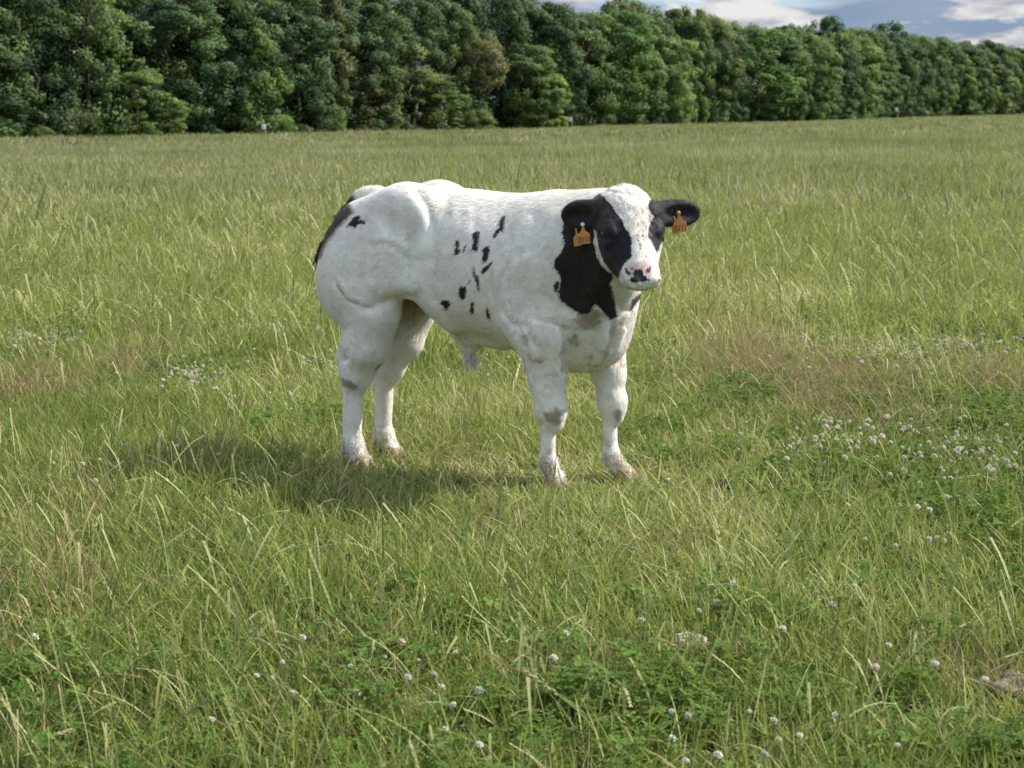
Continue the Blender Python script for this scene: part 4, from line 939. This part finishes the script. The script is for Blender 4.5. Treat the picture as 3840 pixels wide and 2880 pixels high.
TAGM = simple_mat('orange_plastic', (.50, .205, .045), .45, .4, None, .12, 30)
TAGD = simple_mat('tag_print', (.045, .022, .010), .6, .2)
def ear_tag(top, bot, face, back_off, digits, white_stud):
    """Flag shaped tag: narrow neck with a stud, broad lower part, digits across the bottom, a second flag behind."""
    e1 = Vector(bot) - Vector(top); H = e1.length; e1.normalize(); f = Vector(face); f = (f - e1 * f.dot(e1)).normalized(); e0 = (-e1).cross(f)
    M = Matrix((e0, -e1, f)).transposed().to_4x4(); M.translation = Vector(top)
    wd = H * .62
    prof = [(-.085, .02), (.085, .02), (.10, -.22), (.16, -.36), (.46, -.50), (.50, -.56), (.50, -.97), (.46, -1.0), (-.46, -1.0), (-.50, -.97), (-.50, -.56), (-.46, -.50), (-.16, -.36), (-.10, -.22)]
    def plate(name, parent):
        bm = bmesh.new(); P = [(x * wd, y * H) for x, y in prof]
        fr = [bm.verts.new((x, y, .0012 + .004 * (y / H) ** 2)) for x, y in P]; bk = [bm.verts.new((x, y, -.0012 + .004 * (y / H) ** 2)) for x, y in P]
        bm.faces.new(fr[::-1]); bm.faces.new(bk)
        for i in range(len(P)): bm.faces.new((fr[i], fr[(i + 1) % len(P)], bk[(i + 1) % len(P)], bk[i]))
        bmesh.ops.recalc_face_normals(bm, faces=bm.faces); me = bpy.data.meshes.new(name); bm.to_mesh(me); bm.free(); me.materials.append(TAGM); return obj(name, me, parent)
    t = plate('ear_tag', calf); t.matrix_local = M; t['label'] = 'orange plastic ear tag with dark digits'
    b = plate('back_flag', t); b.location = back_off; b.scale = (.62, .85, 1); b.rotation_euler = (0, -.25, .06)
    bm = bmesh.new(); bmesh.ops.create_cone(bm, cap_ends=True, segments=14, radius1=.0075, radius2=.0055, depth=.006); me = bpy.data.meshes.new('stud'); bm.to_mesh(me); bm.free(); me.materials.append(WHAIR if white_stud else TAGM)
    s_ = obj('stud', me, t, (0, -.004, .005))
    cu = bpy.data.curves.new('digits', 'FONT'); cu.body = digits; cu.size = H * .42; cu.align_x = 'CENTER'; cu.extrude = .0003; cu.space_character = .92
    tmp = bpy.data.objects.new('tmp', cu); COL.objects.link(tmp); dg = bpy.context.evaluated_depsgraph_get(); me = bpy.data.meshes.new_from_object(tmp.evaluated_get(dg)); bpy.data.objects.remove(tmp)
    me.name = 'digits'; me.materials.clear(); me.materials.append(TAGD); me.polygons.foreach_set('material_index', np.zeros(len(me.polygons), np.int32))
    xs = [v.co.x for v in me.vertices]; k = wd * .88 / (max(xs) - min(xs)); mxx = (max(xs) + min(xs)) / 2
    for v in me.vertices: v.co.x = (v.co.x - mxx) * k
    d_ = obj('digits', me, t, (0, -H * .93, .0055)); d_.rotation_euler = (-.06, 0, 0)
tl = lambda zx, zy, Y: tuple(pe(zx, zy, Y) * flipY); dl = lambda v: tuple(toL(np.array(v, float)) * flipY)
ear_tag(tl(1406, 282, 6.49), tl(1415, 382, 6.485), dl((-.12, -1, .15)), (-.027, -.016, -.020), '0111', True)
ear_tag(tl(1872, 226, 6.485), tl(1884, 326, 6.48), dl((-.28, -1, .05)), (-.022, -.014, -.018), '0111', False)

# short coat hair over the whole skin: feathered outlines and a soft sheen instead of a polished surface
rh = np.random.default_rng(91)
tri = np.concatenate([CF[:, [0, 1, 2]], CF[:, [0, 2, 3]]]); ar = np.linalg.norm(np.cross(CV[tri[:, 1]] - CV[tri[:, 0]], CV[tri[:, 2]] - CV[tri[:, 0]]), axis=1)
NH = 210000; ti = rh.choice(len(tri), NH, p=ar / ar.sum()); u_ = rh.random((NH, 2)); fl = u_.sum(1) > 1; u_[fl] = 1 - u_[fl]; wgt = np.stack([1 - u_.sum(1), u_[:, 0], u_[:, 1]], 1)
lerp = lambda A_: sum(A_[tri[ti, k]] * (wgt[:, k, None] if A_.ndim > 1 else wgt[:, k]) for k in range(3))
hp, hn = lerp(CV), lerp(VN); hn /= np.linalg.norm(hn, axis=1)[:, None]; hh = lerp(is_head.astype(float)) > .5
flow = np.tile(np.array([-.85, 0, -.55]), (NH, 1)); flow[hp[:, 2] < .5] = (-.15, 0, -1.0); flow[hh] = HR[0]
swirl = .55 * (np.stack([fbm(hp[:, 0], hp[:, 2], .12, 51), fbm(hp[:, 0] + 5, hp[:, 2], .12, 53), fbm(hp[:, 0] + 9, hp[:, 2], .12, 55)], 1) - .5)
flow = flow + swirl * 1.6 + rh.normal(0, .22, (NH, 3)); flow -= hn * (flow * hn).sum(1)[:, None]; flow /= np.maximum(np.linalg.norm(flow, axis=1), 1e-6)[:, None]
sidev = np.cross(hn, flow); L_ = np.where(hh, .010, np.where(hp[:, 2] < .4, .010, .013)) * rh.uniform(.6, 1.4, NH) ; L_ *= np.where(lerp(is_ear.astype(float)) > .5, .6, 1)
tip = hp + flow * (L_ * .93)[:, None] + hn * (L_ * rh.uniform(.10, .30, NH))[:, None]; w_ = rh.uniform(.0007, .0015, NH)[:, None]
HV = np.stack([hp - sidev * w_, hp + sidev * w_, tip], 1).reshape(-1, 3)
keep = np.repeat(hp[:, 2] > .02, 3)
hme = mesh_from('coat_hair', HV * flipY, np.arange(NH * 3).reshape(-1, 3), COAT)
for nm, arr in (('black', blk), ('brown', brown), ('snout', snout), ('stain_shade', stain_shade), ('groin_skin_shade', groin_skin_shade)):
    at = hme.attributes.new(nm, 'FLOAT', 'POINT'); at.data.foreach_set('value', np.repeat(lerp(np.asarray(arr, float)), 3).astype(np.float32))
at = hme.attributes.new('lock', 'FLOAT', 'POINT'); at.data.foreach_set('value', np.repeat(rh.random(NH), 3).astype(np.float32))
o = obj('coat_hair', hme, calf); tag(o, kind='stuff')

# ------------------------------------------------------------------ clover flowers, single stems, stones
def petal_mat(name, a, b):
    w = NT(name); v = w.n('ShaderNodeAttribute', attribute_name='v').outputs['Fac']; c = w.mix(v, a, b)
    d = w.n('ShaderNodeBsdfPrincipled', {'Base Color': c, 'Roughness': .6, 'Specular IOR Level': .2}); tr = w.n('ShaderNodeBsdfTranslucent', {'Color': c})
    m = w.n('ShaderNodeMixShader', {0: .3, 1: d.outputs[0], 2: tr.outputs[0]}); return w.done(m.outputs[0])
M_PETAL = petal_mat('clover_petals', (.66, .63, .48), (.78, .77, .69)); M_WILT = petal_mat('wilted_petals', (.40, .24, .14), (.62, .50, .34)); M_STEM = simple_mat('clover_stem', (.16, .22, .07), .6)
def flower_mesh(seed, r=.0125, wilt=.25):
    """A globe of narrow florets; the lowest ones hang down and have turned brown."""
    rnd = random.Random(seed); V = []; Fq = []; mi = []; vv = []
    for i in range(34):
        z = 1 - 1.55 * (i + .5) / 34; a = i * 2.39996 + rnd.uniform(-.2, .2); s = math.sqrt(max(0, 1 - z * z)); d = Vector((s * math.cos(a), s * math.sin(a), z)); low = z < -.55 + wilt
        if low: d = (d + Vector((0, 0, -.5))).normalized()
        sd_ = d.cross(Vector((0, 0, 1))); sd_ = sd_.normalized() if sd_.length > .01 else Vector((1, 0, 0)); u = sd_.cross(d); L = r * rnd.uniform(.85, 1.15); w_ = r * .26; b = len(V); val = rnd.random()
        V += [d * L * .15, d * L * .75 + sd_ * w_ + u * w_ * .3, d * L + u * w_ * .9, d * L * .75 - sd_ * w_ + u * w_ * .3, d * L * .85 - u * w_ * .6]; vv += [val] * 5
        Fq += [(b, b + 1, b + 2), (b, b + 2, b + 3), (b, b + 4, b + 1), (b, b + 3, b + 4), (b + 1, b + 4, b + 3, b + 2)]; mi += [1 if low else 0] * 5
    me = mesh_from('flower_head', V, Fq, mats=[M_PETAL, M_WILT], mat_idx=mi); at = me.attributes.new('v', 'FLOAT', 'POINT'); at.data.foreach_set('value', np.array(vv, np.float32)); return me
FL = [flower_mesh(600 + i, (.0112, .0092, .0102, .0078)[(i * 3 + i // 4) % 4], (.0, .15, .3, .55)[i % 4]) for i in range(8)]
def stem_mesh(seed, h):
    rnd = random.Random(seed); a = rnd.uniform(0, 6.28); k = rnd.uniform(.0, .35) * h; P = Parts(); pts_ = [(-math.cos(a) * k * (1 - t) ** 2, -math.sin(a) * k * (1 - t) ** 2, -h * (1 - t) - .01 * (1 - t)) for t in (0, .35, .7, 1)]
    P.add(*tube(pts_, [.0011, .0011, .0010, .0009], 5, False)); return P.mesh('stem', M_STEM)
ST = [(h, stem_mesh(650 + i, h)) for i, h in enumerate((.065, .08, .095, .11, .13, .15))]
NFL = [0]
def flower(head, h_i, scale=1.0, var=None):
    """head: where the flower head stands; its stem reaches the ground below."""
    NFL[0] += 1; h, sm = ST[h_i]; e = empty('clover_flower', tuple(head), random.uniform(0, 6.28)); e.scale = (scale,) * 3
    tag(e, 'white clover flower head on a thin stem among the meadow grass', 'flower', 'white clover flowers in the meadow')
    f = obj('flower_head', random.choice(FL) if var is None else FL[var], e); f.rotation_euler = (random.gauss(0, .45), random.gauss(0, .45), 0); f.scale = (1, 1, random.uniform(.7, 1.05))
    obj('stem', sm, e)
def flower_px(px, py, h_i=None):
    h_i = random.randrange(6) if h_i is None else h_i; d = ray(px, py); h = ST[h_i][0]; k = (h - HC) / d[2]; p = np.array([0, 0, HC]) + d * k; p[2] = float(height(p[0], p[1])) + h; flower(p, h_i, random.uniform(.75, 1.2))
for px, py in [(1506, 2421), (1315, 2511), (1529, 2554), (1627, 2543), (1338, 2607), (1798, 2601), (1700, 2656), (1951, 2505), (2076, 2479), (2122, 2384), (2403, 2337), (1671, 2745), (1540, 2815), (1798, 2806), (2518, 2676), (2521, 2783), (1708, 2462), (1569, 2491),
               (1442, 2479), (1656, 2589), (2751, 2201), (3063, 2225), (3118, 2271), (3202, 2199), (2687, 2271), (2621, 2294), (2936, 2363), (3283, 2511), (3332, 2427), (3694, 2554), (2809, 2679), (2901, 2711), (2583, 2696), (2919, 2780), (2867, 2832), (3260, 2815),
               (2693, 2838), (2571, 2867), (3364, 2803), (3000, 2763), (3138, 2696), (3506, 2497), (130, 2395), (1059, 2488), (1134, 2398), (1094, 2604), (1070, 2410), (963, 2537), (793, 2702), (1020, 2545), (400, 1835), (2505, 1810), (2660, 1612), (2955, 1680), (2925, 1680), (3060, 1770), (3130, 1655)]:
    flower_px(px, py)
rf = np.random.default_rng(77)
def cluster(px, py, rx, ry, n):
    for _ in range(n): flower_px(px + rf.normal(0, rx * .5), py + rf.normal(0, ry * .5))
for a in [(3500, 1290, 420, 60, 46), (3150, 1350, 200, 50, 16), (3080, 1660, 300, 110, 30), (3600, 1700, 260, 160, 30), (740, 1420, 110, 60, 18), (130, 1250, 120, 40, 14), (1050, 1230, 160, 60, 14), (1150, 1350, 150, 40, 10), (1800, 1390, 140, 40, 10), (3450, 1950, 300, 120, 14), (950, 1480, 300, 60, 12), (450, 1720, 300, 80, 10), (2900, 1180, 250, 30, 10)]: cluster(*a)
xf, yf = field_pts(9, 24, 16, seed=31); k = RNG.random(len(xf)) < clover_mask(xf, yf) * .45 + .015; xf, yf = xf[k], yf[k]
for px, py, rx, ry, n in [(3500, 1285, 430, 75, 170), (3050, 1260, 260, 40, 60), (140, 1245, 170, 45, 90), (1080, 1205, 220, 45, 70), (3650, 1185, 300, 50, 50), (600, 1190, 260, 40, 40), (2750, 1150, 300, 35, 40), (3650, 960, 260, 25, 40), (1250, 1330, 200, 40, 40), (740, 1400, 130, 45, 40), (2000, 1350, 200, 40, 25), (3150, 1650, 300, 90, 40), (3550, 1720, 300, 120, 60)]:
    for _ in range(n):
        g_ = on_ground(px + rf.normal(0, rx * .5), py + 60 + rf.normal(0, ry * .5)); xf = np.append(xf, g_[0]); yf = np.append(yf, g_[1])
c_fl = source('far_flowers', FL); spread('clover_blossoms', c_fl, 8, xf, yf, .8, 1.35, 31, zoff=.095)

# single flowering stems that stand out in the foreground
def stalk_px(pts, head=True, wid=.0012, val=None):
    g = on_ground(*pts[0]); g[2] = float(height(g[0], g[1])); Y = g[1]; W = [Vector((0, 0, -.01))]
    for i, (px, py) in enumerate(pts[1:]):
        p = at_depth(px, py, Y + random.uniform(-.04, .04) * (i + 1)) - g; W.append(Vector(p))
    n = 14; Q = []
    for i in range(n):      # Catmull-Rom through the given points
        f = i / (n - 1) * (len(W) - 1); j = min(int(f), len(W) - 2); t = f - j; p0, p1, p2, p3 = W[max(j - 1, 0)], W[j], W[j + 1], W[min(j + 2, len(W) - 1)]
        Q.append(.5 * ((2 * p1) + (p2 - p0) * t + (2 * p0 - 5 * p1 + 4 * p2 - p3) * t * t + (3 * p1 - p0 - 3 * p2 + p3) * t ** 3))
    e = empty('grass_stem', tuple(g)); tag(e, 'pale flowering grass stem rising over the foreground sward', 'grass stem', 'pale grass stems in the foreground')
    P = Parts(); P.add(*tube(Q, [wid * (1 - .035 * i) for i in range(n)], 5, False)); me = P.mesh('stem', M_STALK); val = random.uniform(.3, .9) if val is None else val
    for nm, v_ in (('v', val), ('t', .8)):
        at = me.attributes.new(nm, 'FLOAT', 'POINT'); at.data.foreach_set('value', np.full(len(me.vertices), v_, np.float32))
    obj('stem', me, e)
    if head:
        P = Parts(); m = 18
        for i in range(m):
            f = 9.0 + (n - 1.01 - 9.0) * i / (m - 1); j = int(f); q = Q[j].lerp(Q[j + 1], f - j); d = (Q[j + 1] - Q[j]).normalized(); a = i * 2.4; o_ = d.orthogonal().normalized(); o_ = (Matrix.Rotation(a, 3, d) @ o_)
            c = q + d * .008 + o_ * wid * 2.0; P.add([q, c + o_ * wid * 1.3, q + d * .017 + o_ * wid * 1.6, c + d.cross(o_) * wid * 1.3, c - d.cross(o_) * wid * 1.3], [(0, 1, 3), (0, 4, 1), (1, 2, 3), (1, 4, 2), (0, 3, 2, 4)])
        me = P.mesh('seed_spike', M_STALK, False)
        for nm, v_ in (('v', min(1, val + .15)), ('t', .9)):
            at = me.attributes.new(nm, 'FLOAT', 'POINT'); at.data.foreach_set('value', np.full(len(me.vertices), v_, np.float32))
        obj('seed_spike', me, e)
for pts_ in [[(1880, 2500), (1878, 2300), (1905, 2225), (2000, 2135)], [(1914, 2500), (1914, 2330), (1905, 2130)], [(3400, 2600), (3451, 2497), (3544, 2462), (3619, 2479), (3650, 2560)], [(3497, 2860), (3509, 2745), (3555, 2664), (3630, 2655)],
             [(3540, 2878), (3648, 2792), (3752, 2755), (3850, 2774)], [(3035, 2875), (2975, 2720), (2901, 2537)], [(3395, 2350), (3390, 2230), (3385, 2105)], [(3545, 2490), (3520, 2320), (3486, 2165)], [(218, 2450), (222, 2300), (229, 2150)], [(280, 2350), (230, 2280), (170, 2232)],
             [(512, 2680), (495, 2500), (478, 2345)], [(742, 2500), (755, 2400), (772, 2308)], [(305, 2470), (370, 2360), (445, 2285)], [(740, 2580), (670, 2450), (600, 2350)], [(790, 2560), (880, 2440), (990, 2335)], [(372, 2600), (450, 2550), (545, 2537)], [(610, 2830), (660, 2720), (740, 2650)],
             [(1396, 2770), (1400, 2680), (1420, 2585)], [(1690, 2830), (1700, 2760), (1722, 2695)], [(2330, 2880), (2180, 2680), (1975, 2520)], [(2200, 2700), (2330, 2640), (2420, 2600)], [(2060, 2820), (2150, 2730), (2290, 2690)], [(1120, 2010), (1010, 1890), (912, 1777)], [(1560, 1890), (1480, 1780), (1405, 1680)],
             [(752, 1790), (715, 1710), (680, 1645)], [(1160, 1890), (1200, 1790), (1238, 1704)], [(3010, 1750), (3030, 1600), (3060, 1540)], [(3190, 1800), (3175, 1700), (3170, 1590)], [(120, 2130), (60, 2000), (80, 1880)], [(2900, 2300), (2860, 2180), (2790, 2080)], [(2500, 2200), (2440, 2090), (2330, 2040)],
             [(1350, 2600), (1390, 2480), (1400, 2410)], [(260, 2860), (330, 2700), (420, 2640)], [(80, 2860), (160, 2780), (260, 2740)], [(3800, 2500), (3740, 2350), (3700, 2270)], [(2650, 2560), (2590, 2460), (2480, 2400)], [(1300, 2330), (1380, 2260), (1490, 2215)], [(980, 2200), (1010, 2100), (1090, 2050)], [(3120, 2560), (3110, 2430), (3140, 2330)],
             [(3280, 2650), (3230, 2530), (3170, 2450)], [(2240, 2430), (2230, 2300), (2180, 2200)]]: stalk_px(pts_, wid=random.uniform(.0011, .0017))

def lump(name, label, cat, px, py, sx, sy, sz, mat, seed, rough=.25, sink=.3, rz=0.0):
    """An irregular solid lying in the grass."""
    rnd = np.random.default_rng(seed); bm = bmesh.new(); bmesh.ops.create_icosphere(bm, subdivisions=4, radius=1); ph = rnd.uniform(0, 6, (6, 3)); fr = rnd.uniform(1.5, 5.5, (6, 3))
    for v in bm.verts:
        k = 1 + rough * sum(math.sin(v.co.x * f[0] + p[0]) * math.sin(v.co.y * f[1] + p[1]) * math.sin(v.co.z * f[2] + p[2]) for f, p in zip(fr, ph)) * .6
        v.co = (v.co.x * k * sx, v.co.y * k * sy, max(v.co.z, -.4) * k * sz)
    me = bpy.data.meshes.new(name); bm.to_mesh(me); bm.free(); me.materials.append(mat); me.polygons.foreach_set('use_smooth', np.ones(len(me.polygons), bool))
    g = on_ground(px, py); o = obj(name, me, None, (g[0], g[1], float(height(g[0], g[1])) + sz * (1 - sink))); o.rotation_euler = (0, 0, rz); return tag(o, label, cat)
M_STONE = simple_mat('pale_stone', (.60, .50, .41), .9, .15, .8, .25, 40); M_DUNG = simple_mat('dry_dung', (.19, .16, .125), .95, .1, 1.0, .35, 50); M_DARK = simple_mat('dark_dung', (.022, .017, .013), .85, .2, .8, .4, 60)
lump('stone', 'pale beige stone half sunk in the grass at lower right', 'stone', 2578, 2446, .052, .030, .026, M_STONE, 15, .22, .10, .2)
lump('dung_pat', 'dry grey-brown dung pat at the right edge of the picture', 'dung', 3790, 2625, .080, .06, .030, M_DUNG, 6, .35, .15)
lump('dung_clod', 'small dark dung clod in the grass right of the calf\'s far forefoot', 'dung', 2712, 1872, .022, .018, .026, M_DARK, 7, .5, -.3)
lump('dung_clod', 'small dark dung clod in the grass below the calf\'s front hooves', 'dung', 2102, 2092, .014, .012, .020, M_DARK, 8, .5, -.3)
lump('dung_clod', 'small brown-black dung clod at lower right, in front of the dung pat', 'dung', 2930, 2080, .030, .02, .018, M_DARK, 9, .5, -.2)
